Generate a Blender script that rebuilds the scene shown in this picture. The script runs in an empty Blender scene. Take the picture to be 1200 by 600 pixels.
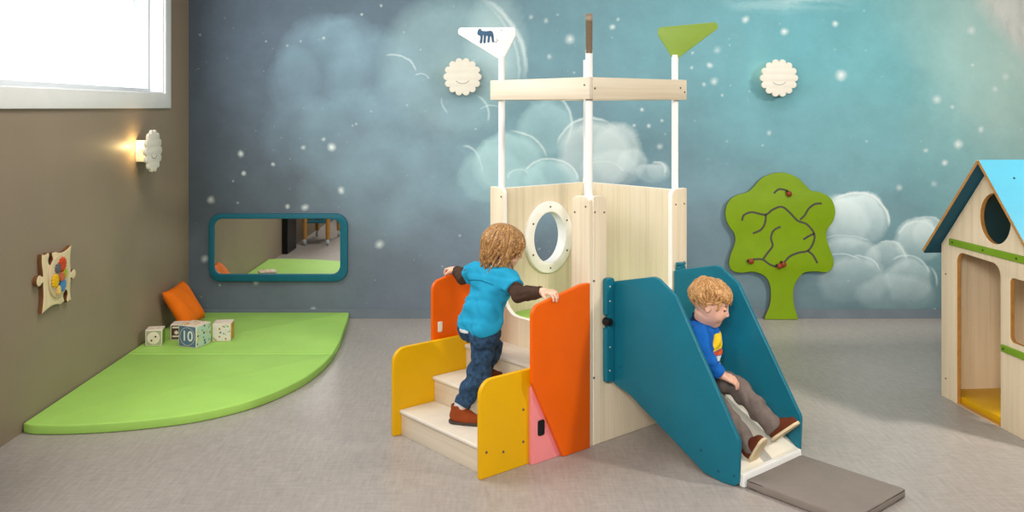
import bpy, bmesh, math, random
import numpy as np
from math import sin, cos, pi, radians, sqrt, atan2
from mathutils import Vector, Matrix

S = bpy.context.scene
COL = S.collection

# ------------------------------------------------------------------ camera
CAM = bpy.data.cameras.new('camera')
CAM.sensor_width = 36.0
CAM.lens = 36.0 * 1050.0 / 1200.0
CAM.shift_x = (600 - 580) / 1200.0
CAM.shift_y = (126 - 300) / 1200.0
cam = bpy.data.objects.new('camera', CAM); COL.objects.link(cam)
cam.location = (0, 0, 1.5); cam.rotation_euler = (pi / 2, 0, 0)
S.camera = cam

# ------------------------------------------------------------------ world, lights, exposure
S.view_settings.view_transform = 'Standard'
S.view_settings.look = 'None'
S.view_settings.gamma = 1.0
S.view_settings.use_curve_mapping = False
S.view_settings.exposure = -0.31
W = bpy.data.worlds.new('world'); S.world = W; W.use_nodes = True
W.node_tree.nodes['Background'].inputs[0].default_value = (0.93, 0.97, 1.0, 1)
W.node_tree.nodes['Background'].inputs[1].default_value = 2.2

def area(name, loc, target, sx, sy, watts, col=(1, 1, 1), spread=180):
    l = bpy.data.lights.new(name, 'AREA'); l.shape = 'RECTANGLE'; l.size = sx; l.size_y = sy
    l.energy = watts; l.color = col; l.spread = radians(spread)
    o = bpy.data.objects.new(name, l); COL.objects.link(o); o.location = loc
    o.rotation_euler = (Vector(target) - Vector(loc)).to_track_quat('-Z', 'Y').to_euler()
    return o
area('window_daylight', (-2.42, 4.35, 2.05), (0, 4.35, 1.2), 2.5, 0.85, 44, (0.95, 0.98, 1.0))
area('ceiling_softbox', (-1.7, 0.3, 2.62), (0.3, 4.6, 0.5), 1.0, 1.2, 76, (1.0, 0.97, 0.93))
area('ceiling_lamp', (-0.5, -0.9, 2.65), (1.5, 5.0, 0.6), 0.9, 0.9, 52, (1.0, 0.96, 0.90), 95)
area('ceiling_panel', (3.7, 2.5, 2.8), (2.1, 4.9, 0.5), 0.3, 0.3, 46, (1.0, 0.93, 0.83), 100)
area('added_fill', (1.6, 0.6, 2.84), (1.5, 4.2, 0.6), 3.2, 1.8, 34, (1.0, 0.97, 0.94), 130)  # unseen broad fill, added to lift the whole room
area('added_corner_light', (-0.95, 4.1, 2.9), (-0.95, 4.1, 0.0), 1.0, 1.0, 43, (1.0, 0.95, 0.88))  # unseen light, added to brighten the upper side wall and corner mat
area('added_mural_light', (2.0, 4.9, 2.9), (2.0, 5.4, 0.0), 2.6, 0.6, 29, (1.0, 0.98, 0.96))  # unseen light, added to wash the mural from above

# ------------------------------------------------------------------ helpers
def lin(v):
    v /= 255.0
    return v / 12.92 if v <= 0.04045 else ((v + 0.055) / 1.055) ** 2.4
def C(r, g, b): return (lin(r), lin(g), lin(b), 1.0)

class G:
    """small node-graph builder"""
    def __init__(self, name):
        self.m = bpy.data.materials.new(name); self.m.use_nodes = True
        self.t = self.m.node_tree; self.b = self.t.nodes['Principled BSDF']
    def n(self, typ, **kw):
        nd = self.t.nodes.new(typ)
        for k, v in kw.items(): setattr(nd, k, v)
        return nd
    def put(self, sock, v):
        if isinstance(v, bpy.types.NodeSocket): self.t.links.new(v, sock)
        else: sock.default_value = v
    def math(self, op, a, b=0.0, c=None, clamp=False):
        nd = self.n('ShaderNodeMath', operation=op, use_clamp=clamp)
        self.put(nd.inputs[0], a); self.put(nd.inputs[1], b)
        if c is not None: self.put(nd.inputs[2], c)
        return nd.outputs[0]
    def vmath(self, op, a, b=(0, 0, 0)):
        nd = self.n('ShaderNodeVectorMath', operation=op)
        self.put(nd.inputs[0], a); self.put(nd.inputs[1], b)
        return nd.outputs['Value'] if op in ('LENGTH', 'DISTANCE', 'DOT_PRODUCT') else nd.outputs[0]
    def noise(self, vec, scale, detail=4, rough=0.5, out=0):
        nd = self.n('ShaderNodeTexNoise'); self.put(nd.inputs['Vector'], vec)
        nd.inputs['Scale'].default_value = scale; nd.inputs['Detail'].default_value = detail
        nd.inputs['Roughness'].default_value = rough
        return nd.outputs[out]
    def ramp(self, fac, stops, interp='LINEAR'):
        nd = self.n('ShaderNodeValToRGB'); self.put(nd.inputs[0], fac); cr = nd.color_ramp; cr.interpolation = interp
        while len(cr.elements) < len(stops): cr.elements.new(0.5)
        for e, (p, c) in zip(cr.elements, stops): e.position = p; e.color = c
        return nd.outputs[0]
    def mix(self, fac, a, b, mode='MIX'):
        nd = self.n('ShaderNodeMix', data_type='RGBA', blend_type=mode, clamp_factor=True)
        self.put(nd.inputs[0], fac); self.put(nd.inputs[6], a); self.put(nd.inputs[7], b)
        return nd.outputs[2]
    def obj(self): return self.n('ShaderNodeTexCoord').outputs['Object']
    def pos(self): return self.n('ShaderNodeNewGeometry').outputs['Position']
    def scl(self, vec, s):
        return self.vmath('MULTIPLY', vec, s)
    def bump(self, h, strength=0.2, dist=0.01):
        nd = self.n('ShaderNodeBump'); nd.inputs['Strength'].default_value = strength; nd.inputs['Distance'].default_value = dist
        self.put(nd.inputs['Height'], h); self.t.links.new(nd.outputs[0], self.b.inputs['Normal'])
    def done(self, col, rough=0.5, spec=0.4, metal=0.0):
        self.put(self.b.inputs['Base Color'], col); self.put(self.b.inputs['Roughness'], rough)
        self.b.inputs['Specular IOR Level'].default_value = spec; self.b.inputs['Metallic'].default_value = metal
        return self.m

def paint(name, rgb, rough=0.45, var=0.06, scale=9, spec=0.25, bump=0.0, bscale=400):
    g = G(name); o = g.obj(); c = C(*rgb)
    d = tuple(x * (1 - var) for x in c[:3]) + (1,); l = tuple(min(1, x * (1 + var)) for x in c[:3]) + (1,)
    f = g.noise(o, scale, 4)
    if bump: g.bump(g.noise(o, bscale, 2), bump, 0.002)
    return g.done(g.ramp(f, [(0.3, d), (0.7, l)]), rough, spec)

def wood(name, rgb, axis='Z', contrast=0.1, rough=0.42):
    g = G(name); o = g.obj(); c = C(*rgb)
    s = {'X': (1.2, 30, 30), 'Y': (30, 1.2, 30), 'Z': (30, 30, 1.2)}[axis]
    f1 = g.noise(g.scl(o, s), 1.0, 5, 0.6)
    s2 = tuple(v * 5 if v > 2 else v * 1.6 for v in s)
    f2 = g.noise(g.scl(o, s2), 1.0, 2)
    f = g.math('MULTIPLY_ADD', f2, 0.35, g.math('MULTIPLY', f1, 0.65))
    d = (c[0] * (1 - contrast), c[1] * (1 - contrast * 1.35), c[2] * (1 - contrast * 1.9), 1)
    l = tuple(min(1, x * (1 + contrast * .6)) for x in c[:3]) + (1,)
    return g.done(g.ramp(f, [(0.32, d), (0.5, c), (0.68, l)]), rough, 0.35)

def fabric(name, rgb, var=0.12, scale=25, wscale=700, rough=0.9, bump=0.25):
    g = G(name); o = g.obj(); c = C(*rgb)
    d = tuple(x * (1 - var) for x in c[:3]) + (1,); l = tuple(min(1, x * (1 + var)) for x in c[:3]) + (1,)
    f = g.math('MULTIPLY_ADD', g.noise(o, wscale, 2), 0.4, g.math('MULTIPLY', g.noise(o, scale, 5, 0.6), 0.6))
    g.bump(g.noise(o, wscale, 2), bump, 0.001)
    return g.done(g.ramp(f, [(0.35, d), (0.65, l)]), rough, 0.2)

def tag(o, label, cat, group=None, kind=None):
    o['label'] = label; o['category'] = cat
    if group: o['group'] = group
    if kind: o['kind'] = kind
    return o

class Thing:
    """an Empty at the thing's base; parts are given in the frame `shift` is measured in"""
    def __init__(s, name, label, cat, loc=(0, 0, 0), rotz=0.0, shift=(0, 0, 0), group=None, kind=None):
        o = bpy.data.objects.new(name, None); COL.objects.link(o); o.empty_display_size = 0.1
        o.location = loc; o.rotation_euler = (0, 0, rotz)
        tag(o, label, cat, group, kind); s.o = o; s.shift = Vector(shift)

def link(name, me, mats, parent=None, shift=None, smooth=0.6):
    for m in (mats if isinstance(mats, (list, tuple)) else [mats]): me.materials.append(m)
    if shift is not None: me.transform(Matrix.Translation(-Vector(shift)))
    if smooth is not None:
        me.shade_smooth(); me.set_sharp_from_angle(angle=smooth)
    o = bpy.data.objects.new(name, me); COL.objects.link(o)
    if parent is not None: o.parent = parent
    return o

def part(t, name, me, mats, smooth=0.6):
    """a part under Thing t, or a sub-part when t is (Thing, part_object)"""
    if isinstance(t, tuple): return link(name, me, mats, t[1], t[0].shift, smooth)
    if t is None: return link(name, me, mats, None, None, smooth)
    return link(name, me, mats, t.o, t.shift, smooth)

# ---- shapes -> meshes
def rpoly(pts, n=6):
    """pts: (x, y[, radius]) -> polygon with rounded corners"""
    out = []; N = len(pts)
    for i, p in enumerate(pts):
        r = p[2] if len(p) > 2 else 0
        P = Vector(p[:2])
        if r <= 0: out.append(tuple(P)); continue
        A = Vector(pts[i - 1][:2]) - P; B = Vector(pts[(i + 1) % N][:2]) - P
        a, b = A.normalized(), B.normalized()
        ang = a.angle(b); d = min(r / math.tan(ang / 2), A.length * .49, B.length * .49); r = d * math.tan(ang / 2)
        cen = P + (a + b).normalized() * (r / sin(ang / 2))
        s = P + a * d - cen; e = P + b * d - cen
        a0 = atan2(s.y, s.x); a1 = atan2(e.y, e.x); dl = (a1 - a0 + pi) % (2 * pi) - pi
        for k in range(n + 1):
            t = a0 + dl * k / n; out.append((cen.x + r * cos(t), cen.y + r * sin(t)))
    return out
def rrect(x0, y0, x1, y1, r=0, n=6): return rpoly([(x0, y0, r), (x1, y0, r), (x1, y1, r), (x0, y1, r)], n)
def ell(cx, cy, rx, ry, n=48): return [(cx + rx * cos(2 * pi * k / n), cy + ry * sin(2 * pi * k / n)) for k in range(n)]
def smoothloop(pts, sub=5):
    out = []; N = len(pts)
    for i in range(N):
        p0, p1, p2, p3 = (Vector(pts[(i + j - 1) % N]) for j in range(4))
        for k in range(sub):
            t = k / sub
            out.append(tuple(0.5 * ((2 * p1) + (-p0 + p2) * t + (2 * p0 - 5 * p1 + 4 * p2 - p3) * t * t + (-p0 + 3 * p1 - 3 * p2 + p3) * t ** 3)))
    return out
def smoothpath(pts, sub=6):
    out = []; N = len(pts); P = [Vector(p) for p in pts]
    for i in range(N - 1):
        p0, p1, p2, p3 = P[max(i - 1, 0)], P[i], P[i + 1], P[min(i + 2, N - 1)]
        for k in range(sub):
            t = k / sub
            out.append(0.5 * ((2 * p1) + (-p0 + p2) * t + (2 * p0 - 5 * p1 + 4 * p2 - p3) * t * t + (-p0 + 3 * p1 - 3 * p2 + p3) * t ** 3))
    out.append(P[-1]); return out

def prism(loops, t, bevel=0.002, frame=None, two=False):
    """filled outline(s) (holes inside) extruded to thickness t around w=0; frame=(origin,u,v,w)"""
    cu = bpy.data.curves.new('tmp', 'CURVE'); cu.dimensions = '2D'; cu.fill_mode = 'BOTH'
    for lp in loops:
        sp = cu.splines.new('POLY'); sp.points.add(len(lp) - 1); sp.use_cyclic_u = True
        for q, p in zip(sp.points, lp): q.co = (p[0], p[1], 0, 1)
    bevel = min(bevel, t * .45)
    cu.extrude = t / 2 - bevel; cu.bevel_depth = bevel; cu.bevel_resolution = 2; cu.offset = -bevel
    ob = bpy.data.objects.new('tmp', cu); COL.objects.link(ob)
    dg = bpy.context.evaluated_depsgraph_get(); dg.update()
    me = bpy.data.meshes.new_from_object(ob.evaluated_get(dg))
    me.materials.clear()
    bpy.data.objects.remove(ob); bpy.data.curves.remove(cu)
    bm = bmesh.new(); bm.from_mesh(me); bmesh.ops.remove_doubles(bm, verts=bm.verts, dist=1e-5)
    bm.normal_update()
    for f in bm.faces: f.material_index = 1 if (two and abs(f.normal.z) < 0.5) else 0
    bm.to_mesh(me); bm.free()
    if frame is not None:
        o, u, v, w = (Vector(a) for a in frame)
        M = Matrix(((u.x, v.x, w.x, o.x), (u.y, v.y, w.y, o.y), (u.z, v.z, w.z, o.z), (0, 0, 0, 1)))
        me.transform(M)
        if M.determinant() < 0: me.flip_normals()
    return me
def pl_xz(y0, y1): return ((0, (y0 + y1) / 2, 0), (1, 0, 0), (0, 0, 1), (0, 1, 0))     # outline in (x,z)
def pl_yz(x0, x1): return (((x0 + x1) / 2, 0, 0), (0, 1, 0), (0, 0, 1), (1, 0, 0))     # outline in (y,z)
def pl_xy(z0, z1): return ((0, 0, (z0 + z1) / 2), (1, 0, 0), (0, 1, 0), (0, 0, 1))     # outline in (x,y)

def bmesh_of(fn):
    bm = bmesh.new(); fn(bm); me = bpy.data.meshes.new('m'); bmesh.ops.recalc_face_normals(bm, faces=bm.faces)
    bm.to_mesh(me); bm.free(); return me
def box(x0, y0, z0, x1, y1, z1, bevel=0.003, seg=2):
    def f(bm):
        bmesh.ops.create_cube(bm, size=1, matrix=Matrix.Translation(((x0 + x1) / 2, (y0 + y1) / 2, (z0 + z1) / 2)) @ Matrix.Diagonal((x1 - x0, y1 - y0, z1 - z0, 1)))
        if bevel: bmesh.ops.bevel(bm, geom=bm.edges[:], offset=bevel, segments=seg, affect='EDGES', profile=.5)
    return bmesh_of(f)
def cyl(p0, p1, r0, r1=None, seg=24, bevel=0.0):
    p0, p1 = Vector(p0), Vector(p1); r1 = r0 if r1 is None else r1; d = p1 - p0
    M = Matrix.Translation((p0 + p1) / 2) @ d.to_track_quat('Z', 'Y').to_matrix().to_4x4()
    def f(bm):
        bmesh.ops.create_cone(bm, cap_ends=True, segments=seg, radius1=r0, radius2=r1, depth=d.length, matrix=M)
        if bevel:
            es = [e for e in bm.edges if any(len(fc.verts) > 4 for fc in e.link_faces)]
            bmesh.ops.bevel(bm, geom=es, offset=bevel, segments=2, affect='EDGES', profile=.5)
    return bmesh_of(f)
def ball(c, r, sc=(1, 1, 1), rot=None, u=20, v=12):
    M = Matrix.Translation(c) @ (rot.to_4x4() if rot is not None else Matrix()) @ Matrix.Diagonal((*sc, 1))
    return bmesh_of(lambda bm: bmesh.ops.create_uvsphere(bm, u_segments=u, v_segments=v, radius=r, matrix=M))
def tube(path, r, seg=8):
    P = [Vector(p) for p in path]
    def f(bm):
        rings = []; up = Vector((0.13, 0.31, 0.94))
        for i, p in enumerate(P):
            d = (P[min(i + 1, len(P) - 1)] - P[max(i - 1, 0)]).normalized()
            a = d.cross(up)
            if a.length < 1e-4: a = d.cross(Vector((1, 0, 0)))
            a.normalize(); b = d.cross(a); up = b
            rr = r[i] if isinstance(r, (list, tuple)) else r
            rings.append([bm.verts.new(p + rr * (a * cos(2 * pi * k / seg) + b * sin(2 * pi * k / seg))) for k in range(seg)])
        for i in range(len(rings) - 1):
            for k in range(seg): bm.faces.new((rings[i][k], rings[i][(k + 1) % seg], rings[i + 1][(k + 1) % seg], rings[i + 1][k]))
        bm.faces.new(rings[0]); bm.faces.new(rings[-1])
    return bmesh_of(f)
def joined(*mes):
    bm = bmesh.new()
    for m in mes: bm.from_mesh(m)
    me = bpy.data.meshes.new('m'); bm.to_mesh(me); bm.free()
    for m in mes: bpy.data.meshes.remove(m)
    return me
def moved(me, M): me.transform(M); return me

# ------------------------------------------------------------------ the mural on the back wall
DW = 6.377                      # back wall distance
def mural():
    g = G('mural_wallpaper'); P = g.pos()
    sx = g.n('ShaderNodeSeparateXYZ'); g.put(sx.inputs[0], P)
    K = 164.655                 # mural units per metre
    u = g.math('MULTIPLY_ADD', sx.outputs[0], K, 580.0)
    v = g.math('MULTIPLY_ADD', sx.outputs[2], -K, 126.0 + 1.5 * K)
    cb = g.n('ShaderNodeCombineXYZ'); g.put(cb.inputs[0], u); g.put(cb.inputs[1], v); p0 = cb.outputs[0]
    nz = g.noise(p0, 0.035, 5, 0.65, out=1)
    p = g.vmath('ADD', p0, g.scl(g.vmath('SUBTRACT', nz, (.5, .5, .5)), (16, 16, 0)))
    big = g.vmath('ADD', p0, g.scl(g.vmath('SUBTRACT', g.noise(p0, 0.011, 5, 0.6, out=1), (.5, .5, .5)), (150, 110, 0)))
    sb = g.n('ShaderNodeSeparateXYZ'); g.put(sb.inputs[0], big)
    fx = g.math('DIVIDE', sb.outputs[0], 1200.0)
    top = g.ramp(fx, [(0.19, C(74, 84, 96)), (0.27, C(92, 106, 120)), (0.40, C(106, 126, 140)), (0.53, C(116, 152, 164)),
                      (0.66, C(116, 164, 174)), (0.78, C(112, 174, 184)), (0.88, C(122, 182, 188)), (0.95, C(160, 206, 203)), (1.0, C(184, 216, 208))])  # dark left stops, here and in low, include painted corner shade
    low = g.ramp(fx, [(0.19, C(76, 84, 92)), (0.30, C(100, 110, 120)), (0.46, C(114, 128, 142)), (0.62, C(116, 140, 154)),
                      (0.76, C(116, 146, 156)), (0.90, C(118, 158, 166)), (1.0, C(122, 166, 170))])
    fy = g.math('MULTIPLY_ADD', sb.outputs[1], 1 / 190.0, -70 / 190.0, clamp=True)
    col = g.mix(fy, top, low)
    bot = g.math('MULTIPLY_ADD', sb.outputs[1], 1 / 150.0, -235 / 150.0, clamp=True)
    col = g.mix(g.math('MULTIPLY', bot, 0.8), col, g.ramp(fx, [(0.3, C(100, 110, 122)), (0.6, C(98, 110, 120)), (0.85, C(82, 98, 104))]))  # greyer foot of the mural; right end darkened to stand in for weaker light
    # planet in the top corner and the pale glow around it
    d = g.vmath('LENGTH', g.vmath('SUBTRACT', p, (1330, -90, 0)))
    ring = g.math('MULTIPLY_ADD', d, -1 / 130.0, 330 / 130.0, clamp=True)
    col = g.mix(g.math('MULTIPLY', ring, 0.45), col, C(190, 214, 206))
    disc = g.math('MULTIPLY_ADD', d, -1 / 22.0, 212 / 22.0, clamp=True)
    streak = g.noise(g.scl(d, (0.09, 0.09, 0.09)) if False else g.scl(p, (0.035, 0.012, 0)), 1.0, 4, 0.6)
    pc = g.ramp(streak, [(0.3, C(204, 206, 200)), (0.5, C(232, 232, 226)), (0.7, C(240, 240, 236))])
    col = g.mix(g.math('MULTIPLY', disc, 0.9), col, pc)
    # moon disc
    def dist(c, rx, ry=None, pp=p):
        ry = ry or rx
        return g.vmath('LENGTH', g.scl(g.vmath('SUBTRACT', pp, (c[0], c[1], 0)), (1 / rx, 1 / ry, 0)))
    def sub(x, y): return g.math('SUBTRACT', x, y)
    def puff(col, c, rx, ry, rgb, k, rim=0.6, soft=0.16, fade=0.8):
        dd = dist(c, rx, ry)
        m = g.math('MULTIPLY_ADD', dd, -1 / soft, 1 / soft, clamp=True)
        sh = g.math('MULTIPLY_ADD', g.math('POWER', dd, 2.5), rim, 1 - rim)
        f = g.math('MULTIPLY', g.math('MULTIPLY', m, sh), k)
        if fade:
            sp = g.n('ShaderNodeSeparateXYZ'); g.put(sp.inputs[0], p)
            f = g.math('MULTIPLY', f, g.math('MULTIPLY_ADD', sp.outputs[1], -fade / (2 * ry), fade * (c[1] + ry) / (2 * ry) + (1 - fade), clamp=True))
        return g.mix(f, col, C(*rgb))
    def stroke(col, c, rx, ry, a0, a1, w, rgb, k):
        """a chalk arc: angle range a0..a1 (degrees, 90 = up)"""
        q = g.scl(g.vmath('SUBTRACT', p0w, (c[0], c[1], 0)), (1 / rx, -1 / ry, 0))
        dd = g.vmath('LENGTH', q)
        m = g.math('MULTIPLY_ADD', g.math('ABSOLUTE', sub(dd, 1.0)), -rx / w, 1.0, clamp=True)
        mid = radians((a0 + a1) / 2); half = radians((a1 - a0) / 2)
        dot = g.vmath('DOT_PRODUCT', q, (cos(mid), sin(mid), 0))
        a = g.math('MULTIPLY_ADD', dot, 5.0, -5.0 * cos(half), clamp=True)
        return g.mix(g.math('MULTIPLY', g.math('MULTIPLY', m, a), k), col, C(*rgb))
    p0w = g.vmath('ADD', p0, g.scl(g.vmath('SUBTRACT', nz, (.5, .5, .5)), (7, 7, 0)))
    WH = (222, 238, 238)
    col = puff(col, (528, 78), 91, 91, (182, 216, 220), 0.50, 0.25, 0.30, 0.45)
    col = puff(col, (580, 55), 40, 75, (206, 232, 232), 0.65, 0.1, 0.8, 0.2)
    col = stroke(col, (528, 78), 87, 87, -12, 68, 4.0, WH, 0.7)
    col = stroke(col, (520, 82), 88, 92, -20, 60, 2.5, WH, 0.4)
    # cloud bank on the left
    CB = (148, 182, 198)
    for c, rx, ry, k in (((380, 78), 60, 66, .52), ((405, 50), 44, 38, .4), ((440, 92), 62, 66, .50), ((395, 42), 30, 22, .3), ((345, 95), 34, 44, .3),
                         ((420, 165), 84, 66, .48), ((475, 130), 60, 54, .40), ((360, 160), 60, 50, .25), ((520, 205), 54, 50, .45), ((455, 215), 76, 66, .40), ((545, 130), 34, 26, .45), ((520, 260), 80, 60, .3), ((420, 240), 80, 60, .2)):
        col = puff(col, c, rx, ry, CB, k * 1.0, 0.35, 0.3, 0.75)
    col = stroke(col, (462, 84), 25, 20, 0, 115, 1.8, WH, 0.6)
    col = stroke(col, (493, 93), 10, 7, 0, 130, 1.6, WH, 0.55)
    col = stroke(col, (556, 132), 17, 19, -30, 80, 2.0, WH, 0.6)
    col = stroke(col, (577, 133), 16, 9, 60, 150, 2.0, WH, 0.6)
    col = stroke(col, (527, 117), 9, 14, 170, 260, 1.6, WH, 0.4)
    col = stroke(col, (543, 199), 22, 28, -10, 95, 1.6, WH, 0.6)
    # clouds behind the play tower
    CW = (190, 228, 230)
    col = puff(col, (610, 190), 110, 110, (150, 204, 212), .38, 0.0, 0.8, 0.2)
    col = puff(col, (640, 150), 36, 36, CW, 0.55, 0.4, 0.25, 0.4)
    col = stroke(col, (634, 145), 36, 38, -40, 70, 2.4, WH, 0.6)
    for c, rx, ry, k in (((596, 192), 44, 38, .7), ((575, 205), 40, 34, .4), ((646, 210), 33, 25, .7), ((614, 212), 28, 18, .4)):
        col = puff(col, c, rx, ry, CW, k, 0.35, 0.2, 0.6)
    col = stroke(col, (600, 190), 40, 36, 5, 95, 2.2, WH, 0.75)
    col = stroke(col, (645, 209), 31, 23, -5, 160, 2.2, WH, 0.75)
    col = stroke(col, (608, 207), 12, 9, 20, 200, 1.6, WH, 0.5)
    CWW = (228, 243, 243)
    for c, rx, ry, k in (((697, 182), 46, 45, .85), ((722, 178), 32, 38, .75), ((741, 190), 20, 17, .6), ((716, 200), 38, 26, .5), ((765, 202), 22, 12, .45), ((770, 198), 13, 11, .35)):
        col = puff(col, c, rx, ry, CWW, k, 0.22, 0.22, 0.85)
    col = stroke(col, (694, 180), 42, 42, 60, 165, 2.4, WH, 0.8)
    col = stroke(col, (706, 205), 24, 16, 10, 130, 2.0, WH, 0.5)
    col = stroke(col, (768, 200), 11, 11, -20, 110, 1.8, WH, 0.6)
    # cloud bank on the right
    for c, rx, ry, k in (((1003, 258), 42, 35, 1.0), ((985, 262), 36, 36, .55), ((1076, 282), 30, 30, .8), ((1090, 275), 22, 22, .5), ((1040, 304), 28, 22, .5),
                         ((995, 300), 40, 24, .45), ((1065, 330), 30, 28, .45), ((1000, 330), 46, 30, .32), ((1050, 345), 50, 26, .25)):
        col = puff(col, c, rx, ry, CWW, k, 0.2, 0.2, 1.0)
    col = stroke(col, (1003, 260), 39, 34, -10, 130, 2.4, (232, 242, 240), 0.8)
    for c, rx, ry, a0, a1 in (((1076, 284), 25, 25, 20, 160), ((1086, 276), 24, 22, 10, 120), ((1040, 305), 22, 22, 0, 120), ((990, 285), 30, 9, 20, 160),
                              ((1062, 322), 26, 22, 0, 130), ((1004, 318), 26, 18, 0, 100), ((985, 312), 26, 14, 30, 150), ((1082, 330), 16, 18, -20, 60)):
        col = stroke(col, c, rx, ry, a0, a1, 2.0, WH, 0.5)
    # high streaks
    st = g.noise(g.scl(p, (0.006, 0.09, 0)), 1.0, 5, 0.6)
    sm = g.math('MULTIPLY', dist((925, 2), 95, 16), 1.0)
    sf = g.math('MULTIPLY', g.math('MULTIPLY_ADD', sm, -1.0, 1.0, clamp=True), g.math('MULTIPLY_ADD', st, 5.0, -2.0, clamp=True))
    col = g.mix(g.math('MULTIPLY', sf, 0.7), col, C(190, 220, 222))
    # stars
    stars = [(282, 180, 5, .8), (389, 172, 6.5, 1), (355, 173, 4, .6), (380, 163, 3.5, .6), (247, 235, 6, .6), (400, 223, 5.5, .8), (337, 242, 4, .7), (357, 243, 5.5, .7),
             (445, 286, 7, .6), (283, 181, 3, .6), (286, 203, 4, .8), (320, 193, 3.5, .7), (367, 363, 5, .6), (300, 331, 5, .5), (240, 303, 6, .5), (874, 23, 6, .9), (919, 37, 6, 1),
             (979, 28, 5, 1), (985, 88, 9, 1), (832, 77, 5, .7), (837, 96, 6, .7), (1098, 117, 7, .8), (1123, 169, 7, 1), (1150, 152, 5, .8), (1107, 190, 5, .9), (1085, 176, 4, .6),
             (1138, 36, 7, .8), (1178, 90, 6, .7), (1166, 104, 5, .7), (1139, 76, 3, .8), (1116, 126, 3.5, .7), (901, 156, 4.5, .5), (668, 46, 8, .8), (718, 32, 5, .8), (724, 22, 3, .6),
             (644, 66, 4, .5), (752, 128, 3.5, .8), (776, 142, 3, .6), (760, 148, 3.5, .8), (773, 171, 5, .6), (743, 147, 3, .7), (811, 80, 3, .6), (825, 100, 3.5, .6), (846, 112, 2.5, .6),
             (840, 58, 6, .4), (1054, 220, 5, .5), (1095, 216, 5, .4), (812, 62, 3, .5), (640, 24, 4, .5), (622, 20, 4, .5), (380, 45, 3, .6), (424, 17, 2.5, .7), (446, 6, 2.5, .7)]
    acc = None
    for x, y, r, k in stars:
        dd = g.vmath('DISTANCE', p0w, (x, y, 0))
        s = g.math('MULTIPLY', g.math('POWER', g.math('MULTIPLY_ADD', dd, -1.0 / r, 1.0, clamp=True), 1.3), k)
        acc = s if acc is None else g.math('MAXIMUM', acc, s)
    col = g.mix(g.math('MULTIPLY', acc, 1.0, clamp=True), col, C(236, 244, 242))
    for sc, thr, k in ((0.05, 0.10, .5), (0.09, 0.09, .32)):
        vo = g.n('ShaderNodeTexVoronoi'); vo.inputs['Scale'].default_value = sc; g.put(vo.inputs['Vector'], p0w)
        m = g.math('MULTIPLY_ADD', vo.outputs['Distance'], -1 / thr, 1.0, clamp=True)
        sc_ = g.n('ShaderNodeSeparateColor'); g.put(sc_.inputs[0], vo.outputs['Color'])
        on = g.math('MULTIPLY', g.math('GREATER_THAN', sc_.outputs[0], 0.55), k)
        col = g.mix(g.math('MULTIPLY', m, on), col, C(214, 232, 234))
    grain = g.noise(p0, 0.35, 3, 0.7); col = g.mix(g.math('MULTIPLY_ADD', grain, 0.5, -0.16, clamp=True), col, C(74, 94, 108), 'MIX') if False else col
    bl = g.noise(p0, 0.02, 6, 0.7)
    col = g.mix(0.35, col, g.ramp(bl, [(0.3, (0.38, 0.38, 0.38, 1)), (0.7, (0.66, 0.66, 0.66, 1))]), 'OVERLAY')
    return g.done(col, 0.75, 0.2)

def floor_mat():
    g = G('grey_vinyl_floor'); P = g.pos()
    f1 = g.noise(g.scl(P, (60, 9, 1)), 1.0, 4, 0.65); f2 = g.noise(P, 1.2, 3)
    f3 = g.noise(g.scl(P, (14, 55, 1)), 1.0, 3, 0.6)
    f = g.math('MULTIPLY_ADD', f3, 0.3, g.math('MULTIPLY_ADD', f2, 0.25, g.math('MULTIPLY', f1, 0.45)))
    g.bump(f1, 0.04, 0.002)
    return g.done(g.ramp(f, [(0.3, C(144, 136, 131)), (0.5, C(164, 156, 150)), (0.7, C(182, 174, 168))]), 0.38, 0.4)

M = {}
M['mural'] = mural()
M['floor'] = floor_mat()
M['taupe'] = paint('taupe_wall_paint', (150, 134, 114), 0.5, 0.03, 3, 0.3, 0.06, 220)
M['white'] = paint('white_paint', (238, 238, 236), 0.4, 0.02)
M['window_white'] = paint('window_white_paint', (206, 209, 211), 0.4, 0.02)
M['ceiling'] = paint('ceiling_paint', (186, 184, 180), 0.8, 0.02)
M['plainwall'] = paint('pale_wall_paint', (118, 116, 112), 0.8, 0.03)
M['skirting'] = paint('slate_skirting', (104, 115, 124), 0.6, 0.08)
M['wood_z'] = wood('pale_wood_upright', (226, 212, 186), 'Z', 0.12)
M['wood_x'] = wood('pale_wood_along', (222, 209, 186), 'X', 0.10)
M['wood_y'] = wood('pale_wood_across', (220, 208, 188), 'Y', 0.10)
M['edge'] = paint('pale_board_edge', (244, 240, 233), 0.45, 0.03)
M['ply'] = wood('orange_plywood_edge', (196, 140, 70), 'X', 0.2)
M['lilac'] = paint('white_pole', (244, 242, 240), 0.3, 0.01)
M['tread'] = paint('cream_tread', (222, 214, 200), 0.5, 0.04, 14)
M['yellow'] = paint('yellow_board', (226, 172, 6), 0.4, 0.03)
M['orange'] = paint('orange_board', (232, 96, 4), 0.4, 0.03)
M['pink'] = paint('pink_board', (236, 138, 140), 0.45, 0.03)
M['teal'] = paint('teal_board', (22, 108, 129), 0.36, 0.04)
M['tealframe'] = paint('teal_mirror_frame', (18, 94, 112), 0.45, 0.04)
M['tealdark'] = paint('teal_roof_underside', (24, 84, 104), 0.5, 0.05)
M['turq'] = paint('turquoise_roof', (78, 156, 182), 0.4, 0.03)
M['green'] = paint('green_board', (122, 160, 32), 0.45, 0.05)
M['leaf'] = paint('green_tree_board', (118, 148, 10), 0.5, 0.05)
M['olive'] = paint('olive_flag', (136, 164, 66), 0.45, 0.04)
M['matgreen'] = fabric('green_mat_cover', (164, 210, 102), 0.05, 6, 500, 0.55, 0.1)
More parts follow.
